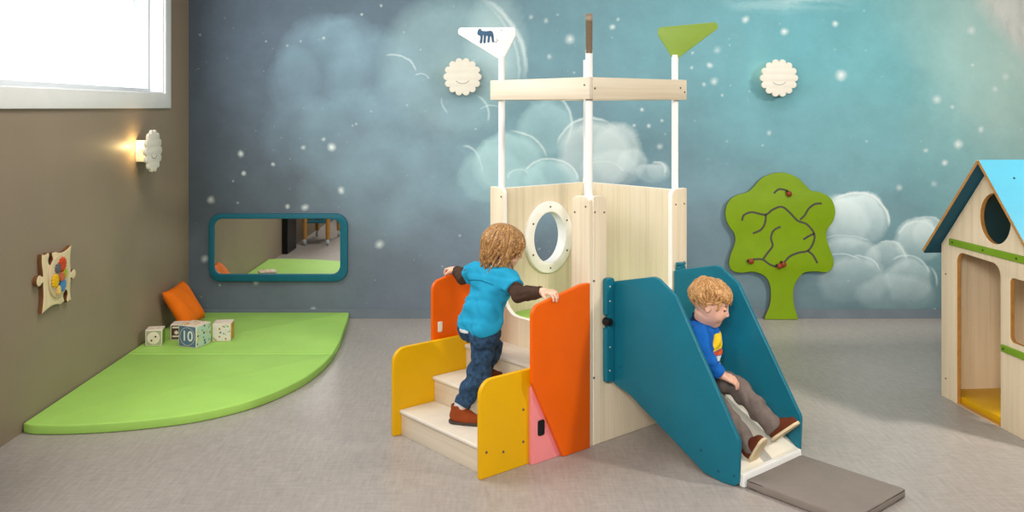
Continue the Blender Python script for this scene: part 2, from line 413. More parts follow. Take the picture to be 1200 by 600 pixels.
M['matgrey'] = fabric('grey_mat_cover', (132, 123, 116), 0.06, 12, 500, 0.8, 0.15)
M['black'] = paint('black_plastic', (24, 24, 26), 0.4, 0.05)
M['bolt'] = paint('dark_bolt', (96, 84, 70), 0.35, 0.05)
M['steel'] = paint('bright_bolt', (196, 202, 204), 0.3, 0.03)
M['groovegrey'] = paint('grey_groove', (176, 172, 164), 0.5, 0.05)
M['cream'] = paint('cream_slide_bed', (234, 228, 212), 0.35, 0.04)
M['taupeflag'] = wood('taupe_flag', (150, 132, 112), 'Z', 0.12)
M['navy'] = paint('navy_print', (58, 92, 122), 0.6, 0.03)
M['lamp'] = paint('cream_lamp_wood', (228, 222, 208), 0.5, 0.03)
M['mirror'] = G('mirror_glass').done((0.86, 0.87, 0.87, 1), 0.015, 0.5, 1.0)
M['rust'] = paint('rusty_red', (134, 56, 30), 0.4, 0.1)
def glass():
    g = G('window_glass'); t = g.t
    tr = g.n('ShaderNodeBsdfTransparent'); gl = g.n('ShaderNodeBsdfGlossy'); gl.inputs['Roughness'].default_value = 0.02
    mx = g.n('ShaderNodeMixShader'); mx.inputs[0].default_value = 0.05
    t.links.new(tr.outputs[0], mx.inputs[1]); t.links.new(gl.outputs[0], mx.inputs[2])
    t.links.new(mx.outputs[0], t.nodes['Material Output'].inputs[0]); return g.m
M['glass'] = glass()

# ------------------------------------------------------------------ room shell
XL, XR, YF, ZC = -2.18, 4.6, -1.8, 2.95
def struct(name, me, mat, label, cat, smooth=None):
    o = link(name, me, mat, None, None, smooth); tag(o, label, cat, None, 'structure'); return o
struct('floor', box(XL, YF, -0.1, XR, DW, 0, 0), M['floor'], 'grey brown vinyl floor with a fine streaky grain', 'floor')
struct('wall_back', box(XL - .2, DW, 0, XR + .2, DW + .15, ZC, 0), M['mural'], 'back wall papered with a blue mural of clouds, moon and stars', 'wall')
WY0, WY1, WZ0, WZ1 = 2.7, 5.89, 1.594, 2.62
struct('wall_left', prism([[(YF, 0), (DW, 0), (DW, ZC), (YF, ZC)], [(WY0, WZ0), (WY1, WZ0), (WY1, WZ1), (WY0, WZ1)]], 0.2, 0.0001, pl_yz(XL - .2, XL)),
       M['taupe'], 'taupe painted side wall with the white framed window', 'wall')
struct('wall_right', box(XR, YF, 0, XR + .15, DW, ZC, 0), M['plainwall'], 'pale wall beyond the play house', 'wall')
struct('wall_front', box(XL - .2, YF - .15, 0, XR + .2, YF, ZC, 0), M['plainwall'], 'pale wall facing the mural', 'wall')
struct('ceiling', box(XL - .2, YF - .15, ZC, XR + .2, DW + .15, ZC + .1, 0), M['ceiling'], 'white ceiling above the playroom', 'ceiling')
struct('baseboard_back', box(XL, DW - .008, 0, XR, DW, .065, .002), M['skirting'], 'thin slate blue skirting under the cloud mural', 'baseboard')
struct('trim_1', box(XL, 3.16, 0, XL + .06, 3.56, ZC, .004), M['black'], 'dark upright panel on the taupe wall, seen in the wall mirror', 'trim')

win = Thing('window_1', 'bright white framed window high in the taupe wall', 'window', (XL, 4.3, WZ0), 0, (XL, 4.3, WZ0), None, 'structure')
cw = .1
part(win, 'window_frame', prism([[(WY0 - cw, WZ0 - cw), (WY1 + cw, WZ0 - cw), (WY1 + cw, WZ1 + cw), (WY0 - cw, WZ1 + cw)],
                                  [(WY0, WZ0), (WY1, WZ0), (WY1, WZ1), (WY0, WZ1)]], .016, .003, pl_yz(XL, XL + .016)), M['white'])
part(win, 'reveal', prism([[(WY0, WZ0), (WY1, WZ0), (WY1, WZ1), (WY0, WZ1)],
                            [(WY0 + .006, WZ0 + .006), (WY1 - .006, WZ0 + .006), (WY1 - .006, WZ1 - .006), (WY0 + .006, WZ1 - .006)]], .2, .0005, pl_yz(XL - .2, XL)), M['window_white'])
part(win, 'sash', prism([[(WY0 + .006, WZ0 + .006), (WY1 - .006, WZ0 + .006), (WY1 - .006, WZ1 - .006), (WY0 + .006, WZ1 - .006)],
                          [(WY0 + .04, WZ0 + .04), (WY1 - .02, WZ0 + .03), (WY1 - .02, WZ1 - .04), (WY0 + .04, WZ1 - .04)]], .03, .003, pl_yz(XL - .12, XL - .09)), M['window_white'])
part(win, 'pane', box(XL - .108, WY0 + .03, WZ0 + .02, XL - .102, WY1 - .015, WZ1 - .03, 0), M['glass'])

# ------------------------------------------------------------------ play tower (local frame: x to the right corner, y to the left corner)
FX, FY = 0.4168, 3.957
TR = radians(40)
SD = 0.686
def tw(x, y, z=0.0): return (FX + x * cos(TR) - y * sin(TR), FY + x * sin(TR) + y * cos(TR), z)
def TThing(name, label, cat, x, y, z=0.0, group=None):
    return Thing(name, label, cat, tw(x, y, z), TR, (x, y, z), group)
def bolt(t, pos, nrm, mat='bolt', r=.005, name='bolt'):
    p = Vector(pos); n = Vector(nrm)
    return part(t, name, cyl(p - n * .002, p + n * .0025, r, r * .8, 12), M[mat])

tower = TThing('play_tower', 'pale wooden play tower with porthole, white poles and crow\'s nest rail', 'play tower', SD / 2, SD / 2)
TZ, LIP = 1.105, .488
W2 = (M['wood_z'], M['edge'])
# U-shaped boards of the two front faces
pan = part(tower, 'entry_panel', prism([rpoly([(.002, 0, .002), (SD, 0, .002), (SD, TZ, .004), (.585, TZ, .035), (.585, LIP, .10), (.113, LIP, .10), (.113, TZ, .035), (.002, TZ, .03)])],
           .026, .003, pl_yz(0, .026), True), W2)
for p in pan.data.polygons:
    if p.center.y + SD / 2 < .006: p.material_index = 0          # the board's corner edge is plain wood
for y, z in ((.022, 1.06), (.09, 1.03), (.60, 1.06), (.09, .42), (.60, .42), (.35, .42)): bolt((tower, pan), (0, y, z), (-1, 0, 0))
pan2 = part(tower, 'slide_panel', prism([rpoly([(.027, 0, .002), (SD, 0, .002), (SD, TZ, .004), (.573, TZ, .035), (.573, .44, .10), (.113, .44, .10), (.113, TZ, .035), (.027, TZ, .004)])],
            .026, .003, pl_xz(0, .026), True), W2)
for x, z in ((.035, 1.035), (.095, 1.03), (.665, 1.03), (.60, 1.03), (.665, .745), (.03, .73), (.03, .30), (.60, .30), (.09, .30)): bolt((tower, pan2), (x, 0, z), (0, -1, 0))
# back faces
pb = part(tower, 'porthole_panel', prism([rpoly([(.03, 0), (.655, 0), (.655, 1.095, .02), (.03, 1.095, .02)]), ell(.366, .822, .125, .145)], .024, .002, pl_xz(.652, .676), True), W2)
bolt((tower, pb), (.075, .652, 1.045), (0, -1, 0))
ring = part(tower, 'porthole_ring', prism([ell(.366, .822, .166, .187), ell(.366, .822, .112, .132)], .062, .005, pl_xz(.634, .696), True), (M['edge'], M['white']))
for k in range(6):
    a = pi / 2 + k * pi / 3; bolt((tower, ring), (.366 + .14 * cos(a), .634, .822 + .16 * sin(a)), (0, -1, 0), 'bolt', .006)
part(tower, 'back_panel', prism([rpoly([(.028, 0), (.65, 0), (.65, 1.095, .02), (.028, 1.095, .02)])], .024, .002, pl_yz(.652, .676), True), W2)
part(tower, 'corner_post', prism([rpoly([(.655, .655), (.692, .655, .015), (.692, .692, .01), (.655, .692, .015)])], 1.115, .006, pl_xy(0, 1.115)), M['wood_z'])
part(tower, 'platform', box(.028, .028, .40, .65, .65, .43, .003), M['wood_x'])
part(tower, 'platform_pad', box(.03, .03, .43, .648, .648, .468, .012, 3), M['matgreen'])
# crow's nest rail
B0, B1 = 1.537, 1.635
ra = part(tower, 'rail_board', box(0, 0, B0, .022, SD, B1, .003), M['wood_y'])
rb = part(tower, 'rail_board', box(.0225, 0, B0, SD, .022, B1, .003), M['wood_x'])
part(tower, 'rail_board', box(.0225, SD - .022, B0, SD - .0225, SD, B1, .003), M['wood_x'])
part(tower, 'rail_board', box(SD - .022, .0225, B0, SD, SD, B1, .003), M['wood_y'])
bolt((tower, ra), (0, .03, B1 - .035), (-1, 0, 0)); bolt((tower, rb), (.035, 0, B1 - .05), (0, -1, 0))
bolt((tower, rb), (SD - .018, 0, B1 - .06), (0, -1, 0)); bolt((tower, rb), (SD - .05, 0, B1 - .04), (0, -1, 0))
PC = .041
def flag(px, py, ang, mat, th=.018, tilt=0.0):
    pole = part(tower, 'pole', cyl((px, py, 0), (px, py, 1.758), .0165, seg=20), M['lilac'])
    if mat is None: return
    fr = ((px, py, 0), (cos(ang), sin(ang), 0), (0, 0, 1), (-sin(ang), cos(ang), 0))
    ct, st = cos(tilt), sin(tilt); T_ = lambda p: (p[0] * ct - (p[1] - 1.75) * st, 1.75 + p[0] * st + (p[1] - 1.75) * ct) + tuple(p[2:])
    fl = part(tower, 'flag', prism([rpoly([T_(p) for p in [(-.012, 1.742, .012), (.016, 1.742, .012), (.218, 1.868, .012), (.218, 1.9, .018), (-.07, 1.9, .016), (-.072, 1.86, .02)]])],
                                   th, .003, fr, True), M[mat])
    return fl, fr
fl, fr = flag(PC, SD - PC, radians(135), 'white')
# the little blue animal emblem on the white flag (the flag's outward side is mirrored as seen from the front)
def emb(pts): return [(-x * 1.25 + .068, 1.850 + y * 1.3) for x, y in pts]
o_, u_, v_, w_ = [Vector(a) for a in fr]
side = 1
fe = (o_ + w_ * side * .0095, u_, v_, w_)
mk = smoothloop([(-.042, .012), (-.040, .028), (-.030, .034), (-.024, .026), (-.006, .024), (.014, .025), (.022, .012), (.024, -.016), (.017, -.018), (.013, .002),
                 (.009, .002), (.006, -.018), (-.002, -.018), (-.001, .004), (-.007, .004), (-.010, -.020), (-.018, -.020), (-.017, .004), (-.020, .008), (-.024, -.020), (-.033, -.020), (-.030, .004)], 3)
tail = tube([tuple(o_ + w_ * side * .0095 + u_ * (-x * 1.25 + .068) + v_ * (1.850 + y * 1.3)) for x, y in [(.02, -.006), (.026, -.017), (.034, -.018), (.039, -.012), (.036, -.006)]], .0016, 6)
part((tower, fl), 'emblem', joined(prism([emb(mk)], .0016, .0002, fe), tail), M['navy'])
bolt((tower, fl), tuple(o_ + w_ * side * .009 + u_ * .0 + v_ * 1.885), tuple(w_ * side), 'bolt', .003)
flag(SD - PC, PC, radians(-45), 'olive', .018, radians(5))
flag(PC, PC, radians(224), 'taupeflag', .030)
flag(SD - PC, SD - PC, 0, None)

# ------------------------------------------------------------------ play stairs
stairs = TThing('play_stairs', 'three cream steps between yellow and orange side boards, leading into the tower', 'play stairs', -.3, .36)
def yellow(y0): return part(stairs, 'yellow_side_board', prism([rpoly([(-.592, 0, .006), (-.003, 0, .006), (-.003, .398, .006), (-.592, .398, .065)])], .02, .003, pl_xz(y0, y0 + .02)), M['yellow'])
ya = yellow(.035); yb = yellow(.66)
for x, z in ((-.56, .105), (-.47, .085), (-.36, .10), (-.36, .235)): bolt((stairs, ya), (x, .035, z), (0, -1, 0), 'bolt', .006)
def orange(y0): return part(stairs, 'orange_side_board', prism([rpoly([(-.346, .35, .006), (-.166, 0, .01), (-.002, 0, .005), (-.002, .727, .006), (-.055, .727, .04), (-.346, .668, .05)], 8)], .02, .004, pl_xz(y0, y0 + .02)), M['orange'])
oa = orange(-.008); ob = orange(.695)
def pink(y0, y1): return part(stairs, 'pink_side_board', prism([rpoly([(-.33, 0, .004), (-.003, 0, .004), (-.003, .32, .004), (-.33, .335, .02)])], y1 - y0, .003, pl_xz(y0, y1)), M['pink'])
pa = pink(.013, .034); pb_ = pink(.681, .694)
lt = part((stairs, pa), 'latch', prism([rrect(-.298, .115, -.262, .180, .009)], .008, .002, pl_xz(.008, .014)), M['black'])
part((stairs, ob), 'latch', prism([rrect(-.318, .425, -.292, .475, .006)], .006, .002, pl_xz(.691, .696)), M['cream'])
RZ = .118
for k, (x0, x1) in enumerate(((-.565, -.36), (-.378, -.17), (-.188, -.001))):
    z1 = RZ * (k + 1)
    part(stairs, 'tread', box(x0, .056, z1 - .02, x1, .659, z1, .008, 3), M['tread'])
    part(stairs, 'riser', box(x0 + .014, .056, z1 - RZ if k == 0 else z1 - RZ - .001, x0 + .03, .659, z1 - .0205, .001), M['wood_y'])

# ------------------------------------------------------------------ slide
SX0, SX1 = .135, .595
slide = TThing('slide', 'teal slide with tall side boards and a cream chute, fixed to the tower', 'slide', .365, -.35)
prof = rpoly([(-.008, .715, .004), (-.262, .775, .06), (-.372, .705, .03), (-.684, .185, .05), (-.676, .006, .025), (-.60, 0, .01), (-.515, .012, .05), (-.115, .232, .05), (-.008, .262, .03)], 8)
na = part(slide, 'side_board', prism([prof], .02, .004, pl_yz(SX0, SX0 + .02)), M['teal'])
part(slide, 'side_board', prism([prof], .02, .004, pl_yz(SX1 - .02, SX1)), M['teal'])
for y, z in ((-.66, .045), (-.585, .04), (-.5, .10), (-.06, .34)): bolt((slide, na), (SX0, y, z), (-1, 0, 0), 'tealdark', .006)
for nm, x0, x1 in (('mount', .083, .135), ('mount', .595, .645)):
    ml = rrect(x0, .272, x1, .737, .014)
    if x0 < .3: ml = rpoly([(x0, .272, .014), (x1, .272, .014), (x1, .737, .014), (x0, .737, .014), (x0, .575, .004), (x0 + .016, .575, .01), (x0 + .016, .515, .01), (x0, .515, .004)])
    mt = part(slide, 'mount', prism([ml], .026, .004, pl_xz(-.0275, -.0015)), M['teal'])
    xm = (x0 + x1) / 2 - .006
    for z in (.70, .635, .43, .325): bolt((slide, mt), (xm if x0 < .3 else (x0 + x1) / 2, -.0275, z), (0, -1, 0), 'steel', .0045)
    if x0 < .3: part((slide, mt), 'knob', joined(cyl((x0 + .006, -.010, .545), (x0 + .006, -.045, .545), .019, .017, 20, .003), cyl((x0 + .006, -.02, .545), (x0 + .03, -.036, .545), .006, .005, 10)), M['black'])
    else: part((slide, mt), 'bracket', prism([rrect(x0, -.03, x0 + .05, .0, .008)], .012, .002, pl_xy(.737, .749)), M['teal'])
def bedz(y): return .455 + (y + .05) * .655 if y > -.655 else .059
def chute(x0, x1, dz):
    pf = smoothpath([(-.002, .462), (-.05, .452), (-.11, .418), (-.62, .085), (-.648, .060), (-.684, .050)], 6)
    lo = [(p.x, p.y - .016) for p in reversed(pf)]
    return prism([[(p.x, p.y + dz) for p in pf] + [(a, b) for a, b in lo]], x1 - x0, .001, pl_yz(x0, x1))
part(slide, 'chute', joined(chute(SX0 + .021, .330, 0), chute(.392, SX1 - .021, 0)), M['cream'])
part(slide, 'grip_strip', chute(.3302, .3918, -.003), M['groovegrey'])
part(slide, 'end_lip', prism([rpoly([(-.694, .002, .003), (-.672, .002, .003), (-.655, .050, .003), (-.688, .052, .004)])], SX1 - SX0 - .044, .002, pl_yz(SX0 + .022, SX1 - .022)), M['white'])

# ------------------------------------------------------------------ grey landing mat
lm = TThing('landing_mat', 'flat grey padded mat on the floor at the foot of the slide', 'mat', .36, -.93)
part(lm, 'pad', box(.160, -1.142, .0, .558, -.698, .038, .010, 3), M['matgrey'])
part(lm, 'piping', joined(tube([(x, y, .032) for x, y in rrect(.161, -1.141, .557, -.699, .012, 4)] + [(.173, -1.141, .032)], .0025, 6),
                          tube([(x, y, .008) for x, y in rrect(.161, -1.141, .557, -.699, .012, 4)] + [(.173, -1.141, .008)], .0025, 6)), M['matgrey'])

# ------------------------------------------------------------------ play house (local frame: x along the gable towards the camera, y into the house)
HR = atan2(-.996, .0916)
house = Thing('play_house', 'wooden play house with turquoise roof, green bars and round gable opening', 'play house', (2.326, 4.669, 0), HR)
HW, HE, HP, HD = .80, .79, 1.225, .95
gable = [rpoly([(0, 0, .003), (HW, 0, .003), (HW, HE), (HW / 2, HP), (0, HE)]),
         rpoly([(.135, .002), (.472, .002), (.472, .762, .06), (.135, .772, .05)]), ell(.432, .974, .112, .120),
         rrect(.541, .421, .735, .717, .025)]
M['wood_h'] = wood('play_house_wood', (236, 216, 184), 'Z', 0.12)
HWm = (M['wood_h'], M['ply'])
part(house, 'gable_wall', prism(gable, .022, .002, pl_xz(0, .022), True), HWm)
part(house, 'rear_gable_wall', prism([rpoly([(.019, 0, .003), (HW - .019, 0, .003), (HW - .019, HE), (HW / 2, HP - .02), (.019, HE)])], .018, .002, pl_xz(HD - .018, HD), True), HWm)
part(house, 'side_wall', prism([[(.024, 0), (HD - .02, 0), (HD - .02, HE - .01), (.024, HE - .01)]], .018, .002, pl_yz(0.0, .018), True), HWm)
part(house, 'side_wall', prism([[(.024, 0), (HD - .02, 0), (HD - .02, HE - .01), (.024, HE - .01)], rrect(.14, .30, .82, .70, .03)], .018, .002, pl_yz(HW - .018, HW), True), HWm)
part(house, 'floor_board', box(.0185, .024, .001, HW - .0185, HD - .02, .036, .003), M['yellow'])
sl = sqrt((HW / 2) ** 2 + (HP - HE) ** 2); ux, uz = (HW / 2) / sl, (HP - HE) / sl
def roof(sgn, ext):
    # u runs down the slope, v along the ridge, w out of the roof
    u = (sgn * ux, 0, -uz); w = (sgn * uz, 0, ux)
    o = Vector((HW / 2, 0, HP + .004)) + Vector(w) * .011
    me = prism([rpoly([(0 - (.013 if sgn > 0 else .010), -.065), (ext, -.065, .012), (ext, HD + .06, .012), (-(.013 if sgn > 0 else .010), HD + .06)])], .018, .002, (o, u, (0, 1, 0), w))
    for p in me.polygons:
        n = p.normal.dot(Vector(w))
    return me, Vector(w)
for sgn, ext in ((-1, sl + .085), (1, sl + .085)):
    me, w = roof(sgn, ext)
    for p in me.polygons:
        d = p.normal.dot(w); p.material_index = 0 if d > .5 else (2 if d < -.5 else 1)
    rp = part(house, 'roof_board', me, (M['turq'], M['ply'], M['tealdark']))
    if sgn > 0:
        for dl, yy in ((.10, .06), (.38, .06), (.10, .5), (.38, .5)):
            p = Vector((HW / 2, 0, HP + .004)) + Vector((ux, 0, -uz)) * dl + w * .02 + Vector((0, yy, 0))
            bolt((house, rp), p, w, 'black', .006)
gb = part(house, 'green_bar', prism([rrect(.083, .797, .715, .831, .004)], .012, .003, pl_xz(-.0125, -.0003)), M['green'])
gb2 = part(house, 'green_bar', prism([rrect(.489, .364, .787, .396, .004)], .012, .003, pl_xz(-.0125, -.0003)), M['green'])
for x in (.115, .36, .60): bolt((house, gb), (x, -.0125, .814), (0, -1, 0), 'black', .005)
for x in (.51, .76): bolt((house, gb2), (x, -.0125, .38), (0, -1, 0), 'black', .005)
gw = [o for o in house.o.children if o.name.startswith('gable_wall')][0]
for x, z in ((.04, .64), (.04, .10), (.76, .64), (.76, .10)): bolt((house, gw), (x, 0, z), (0, -1, 0), 'bolt', .005)

# ------------------------------------------------------------------ tree-shaped bead maze on the back wall
def mw(px, py, Y=DW): return ((px - 580) / 1050 * Y, 1.5 - (py - 126) / 1050 * Y)     # metres on a plane parallel to the back wall
TY = DW - .045
treeT = Thing('tree_panel', 'bright green tree-shaped wall panel with curved grooves and ladybird sliders', 'wall toy', (mw(914, 373)[0], DW, 0), 0, (mw(914, 373)[0], DW, 0))
def tc(x, y): return mw(830 + x / 3.159, 190 + y / 3.159, TY)
crown = [(228, 530), (232, 480), (224, 442), (203, 418), (165, 406), (120, 410), (90, 402), (77, 378), (84, 340), (99, 300), (97, 265), (76, 235), (63, 195), (72, 152), (100, 125),
         (145, 111), (170, 90), (195, 62), (235, 43), (280, 39), (325, 54), (355, 80), (380, 104), (420, 113), (455, 136), (470, 175), (464, 215), (441, 250), (438, 280),
         (450, 320), (464, 360), (460, 392), (438, 408), (400, 405), (358, 409), (333, 432), (316, 470), (318, 530), (332, 590), (300, 640), (240, 640), (208, 590)]
sm = smoothloop([tc(*p) for p in crown], 4)
for i, p in enumerate(sm):
    if p[1] < 0.002: sm[i] = (p[0], 0.002)
tb = part(treeT, 'board', prism([sm], .024, .003, pl_xz(TY, TY + .024), True), (M['leaf'], M['bolt']))
grooves = [[(125, 217), (132, 196), (160, 185), (185, 190), (213, 194), (240, 175), (272, 165), (300, 185), (330, 216), (365, 230), (392, 265), (388, 300), (368, 328), (335, 335), (300, 350), (275, 378), (250, 386), (225, 377), (200, 360), (165, 360)],
           [(213, 194), (210, 225), (195, 250), (165, 264)], [(340, 213), (358, 195), (372, 172), (395, 155), (420, 153)], [(392, 265), (375, 272), (352, 286)],
           [(368, 328), (388, 345), (404, 374)], [(268, 239), (243, 252), (232, 280), (238, 310), (220, 335), (204, 358)], [(243, 115), (262, 100), (290, 105), (302, 118)]]
gr_mat = paint('maze_groove', (74, 70, 60), 0.7, 0.05)
for gpts in grooves:
    path = smoothpath([tc(*p) for p in gpts], 4)
    L, R = [], []
    for i, p in enumerate(path):
        d = (path[min(i + 1, len(path) - 1)] - path[max(i - 1, 0)]).normalized(); nn = Vector((-d.y, d.x)) * .0072
        L.append(tuple(p + nn)); R.append(tuple(p - nn))
    part((treeT, tb), 'groove', prism([L + R[::-1]], .003, .0003, pl_xz(TY - .0012, TY + .0018)), gr_mat)
for (x, y, a) in ((297, 116, .9), (156, 366, .2), (262, 384, 0.3), (276, 377, .8)):
    cx_, cz_ = tc(x, y); rot = Matrix.Rotation(a, 3, 'Y')
    lb = part(treeT, 'ladybird_slider', ball((cx_, TY - .012, cz_), .02, (1.15, .75, .95), rot), M['rust'])
    hd = Vector((cx_, TY - .014, cz_)) + rot @ Vector((-.02, 0, 0))
    part((treeT, lb), 'head', ball(hd, .010, (1, .9, 1)), M['black'])

# ------------------------------------------------------------------ smiling sun lamps
def sun_outline(R, n=14):
    out = []
    for k in range(n):
        c = 2 * pi * k / n; ce = (R * .835 * cos(c), R * .835 * sin(c)); r = R * .188
        for j in range(9):
            t = c + (-1.5 + 3.0 * j / 8); out.append((ce[0] + r * cos(t), ce[1] + r * sin(t)))
    return out
def sun_lamp(label, loc, rotz, R, gap, watts=.15):
    """local frame: back on the wall at y=0, face towards -y"""
    t = Thing('sun_lamp', label, 'wall lamp', loc, rotz, (0, 0, 0), 'smiling sun wall lamps')
    d = part(t, 'face', prism([sun_outline(R)], .018, .004, pl_xz(-gap - .018, -gap)), M['lamp'])
    sm_ = [(R * .40 * cos(a), -gap - .0185, -.006 + R * .40 * sin(a) * .8) for a in np.linspace(pi * 1.14, pi * 1.86, 12)]
    part((t, d), 'smile', tube(sm_, [.0008] + [.0019] * 10 + [.0008], 6), M['bolt'])
    part(t, 'socket_box', box(-.022, -gap + .0005, -.065, .022, 0, .065, .003), M['lamp'])
    bulb = part(t, 'bulb', ball((-.046, -gap * .52, .024), .012, (1, 1, 1.2)), M['bulb'])
    part(t, 'bulb_holder', cyl((-.0215, -gap * .52, .024), (-.036, -gap * .52, .024), .008), M['white'])
    l = bpy.data.lights.new('bulb_light', 'POINT'); l.energy = watts; l.color = (1.0, .70, .30); l.shadow_soft_size = .012
    lo = bpy.data.objects.new('bulb_light', l); COL.objects.link(lo); lo.parent = t.o; lo.location = (-.060, -gap * .52, .030)
g = G('warm_bulb'); g.b.inputs['Emission Color'].default_value = (1, .72, .34, 1); g.b.inputs['Emission Strength'].default_value = 4.0
M['bulb'] = g.done((1, .8, .5, 1), .4)
x, z = mw(542, 90, DW - .1); sun_lamp('cream sun-shaped wall lamp on the mural beside the tower\'s white flag', (x, DW, z), 0, .131, .085)
x, z = mw(913, 91.5, DW - .1); sun_lamp('cream sun-shaped wall lamp on the mural above the green tree', (x, DW, z), 0, .131, .085)
sun_lamp('cream sun-shaped wall lamp on the taupe wall under the window corner', (XL, 5.455, 1.236), pi / 2, .128, .088, 1.6)

# ------------------------------------------------------------------ mirror
x0, z1 = mw(244.5, 250.5, DW - .03); x1, z0 = mw(407, 330, DW - .03)
mir = Thing('wall_mirror', 'wide low mirror in a rounded teal frame on the mural', 'mirror', ((x0 + x1) / 2, DW, z0), 0, ((x0 + x1) / 2, DW, z0))
f0 = .052
part(mir, 'mirror_frame', prism([rrect(x0, z0, x1, z1, .085, 10), rrect(x0 + f0 * .7, z0 + f0, x1 - f0, z1 - f0 * .7, .06, 10)], .03, .005, pl_xz(DW - .03, DW - .0005)), M['tealframe'])
part(mir, 'mirror_glass', prism([rrect(x0 + .02, z0 + .02, x1 - .02, z1 - .02, .075, 10)], .006, .0005, pl_xz(DW - .016, DW - .010)), M['mirror'], None)

# ------------------------------------------------------------------ puzzle gear panel on the side wall (outline in (Y, z))
pz = Thing('puzzle_panel', 'puzzle-piece wooden wall toy with coloured gears on the taupe wall', 'wall toy', (XL, 4.41, .655), 0, (XL, 4.41, .655))
y0, y1, za, zb = 4.265, 4.56, .517, .80
def knob(cx, cy, ax, s, r=.026):
    """jigsaw knob along axis ax (unit), s=+1 sticking out of the outline / -1 cutting in; returned points run along the outline"""
    a = Vector(ax); return a, s, r
def kn(pc, along, out, r):
    pc, al, ou = Vector(pc), Vector(along), Vector(out); pts = []
    c = pc + ou * r * 1.35
    pts.append(pc - al * r * .55)
    for k in range(13):
        t = radians(230 - (280 * k / 12)); pts.append(c + al * r * cos(t) + ou * r * sin(t))
    pts.append(pc + al * r * .55)
    return [tuple(p) for p in pts]
def wav(p, q, amp, n=8):
    p, q = Vector(p), Vector(q); d = q - p; nn = Vector((-d.y, d.x)).normalized()
    return [tuple(p + d * (k / n) + nn * amp * sin(pi * k / n)) for k in range(n)]
ym, zm = (y0 + y1) / 2, (za + zb) / 2
out = []
out += wav((y0, za), (ym + .06, za), .018) + kn((ym + .085, za + .012), (1, 0), (0, 1), .024) + wav((ym + .11, za), (y1, za), .006)
out += wav((y1, za), (y1 - .008, zm - .04), .008) + kn((y1 - .008, zm - .01), (0, 1), (1, 0), .024) + wav((y1 - .008, zm + .02), (y1, zb), .008)
out += wav((y1, zb), (ym - .04, zb), .022) + kn((ym - .065, zb - .008), (-1, 0), (0, -1), .024) + wav((ym - .09, zb), (y0, zb), .006)
out += wav((y0, zb), (y0 + .012, zm + .05), -.006) + kn((y0 + .012, zm + .02), (0, -1), (-1, 0), .026) + wav((y0 + .012, zm - .01), (y0, za), .008)
pbd = part(pz, 'board', prism([out], .022, .003, pl_yz(XL + .003, XL + .025), True), (wood('puzzle_wood', (232, 212, 172), 'Z', .1), paint('puzzle_edge', (120, 76, 44), .6, .1)))
dsc = part(pz, 'gear_disc', prism([ell(4.415, .668, .098, .104)], .008, .002, pl_yz(XL + .0255, XL + .0335)), paint('gear_disc_wood', (214, 194, 158), .5, .06))
def gear(cy, cz, r, rgb, n, lift):
    pts = []
    for k in range(n * 4):
        a = 2 * pi * k / (n * 4); rr = r * (1 if k % 4 in (0, 1) else .82); pts.append((cy + rr * cos(a), cz + rr * sin(a)))
    gg = part((pz, dsc), 'gear', prism([pts], .01, .002, pl_yz(XL + .034 + lift, XL + .044 + lift)), paint('gear_paint', rgb, .45, .15, 60))
for cy, cz, r, rgb, n, lift in ((4.437, .724, .036, (206, 70, 24), 12, 0), (4.392, .712, .024, (96, 100, 108), 9, .0), (4.365, .655, .033, (234, 186, 20), 12, 0), (4.455, .676, .026, (170, 184, 40), 9, .0),
                                (4.437, .622, .033, (74, 140, 196), 12, 0), (4.398, .605, .022, (238, 200, 120), 9, 0), (4.412, .668, .022, (196, 104, 70), 9, .011)):
    gear(cy, cz, r, rgb, n, lift)

# ------------------------------------------------------------------ green corner mat
gm = Thing('play_mat', 'bright green quarter-round foam mat in the corner under the mirror', 'mat', (-1.6, 5.4, 0))
gm.shift = Vector((-1.6, 5.4, 0))
MT = .045
cur = smoothpath([(-.960, 5.285), (-.985, 5.02), (-1.05, 4.755), (-1.19, 4.475), (-1.40, 4.275), (-1.65, 4.165), (-1.90, 4.11), (-2.10, 4.105), (-2.172, 4.13)], 5)
front = [(p.x, p.y) for p in cur] + [(-2.172, 5.285)]
back = rpoly([(-2.172, 5.297), (-.960, 5.297), (-.968, 5.60), (-1.0, 6.0), (-1.035, 6.36, .02), (-2.172, 6.36)])
def padmesh(lp): return prism([lp], MT, .007, pl_xy(0.001, MT + .001))
part(gm, 'front_pad', padmesh(front), M['matgreen']); part(gm, 'back_pad', padmesh(back), M['matgreen'])

# ------------------------------------------------------------------ orange cushion leaning in the corner
def cushion(wd, ht, th, n=22):
    vs, fs = [], []
    for sgn in (1, -1):
        for j in range(n + 1):
            for i in range(n + 1):
                a, b = i / n * 2 - 1, j / n * 2 - 1
                e = (1 - a ** 4) * (1 - b ** 4); pinch = 1 - .09 * (1 - a * a) * b * b
                px = a * wd / 2 * (1 - .08 * (1 - b * b) * abs(a) ** 3); py = b * ht / 2 * (1 - .08 * (1 - a * a) * abs(b) ** 3)
                z = sgn * (th / 2 * max(e, 0) ** .55) + .004 * sin(a * 7 + b * 3) * e
                vs.append((px, py, z))
    N = (n + 1) ** 2
    for s in (0, 1):
        for j in range(n):
            for i in range(n):
                q = [s * N + j * (n + 1) + i, s * N + j * (n + 1) + i + 1, s * N + (j + 1) * (n + 1) + i + 1, s * N + (j + 1) * (n + 1) + i]
                fs.append(q if s == 0 else q[::-1])
    me = bpy.data.meshes.new('m'); me.from_pydata(vs, [], fs)
    bm = bmesh.new(); bm.from_mesh(me); bmesh.ops.remove_doubles(bm, verts=bm.verts, dist=1e-5); bm.to_mesh(me); bm.free()
    return me
cb = Vector((-2.000, 5.95, MT + .001)); ct = Vector((-2.150, 5.95, .285))
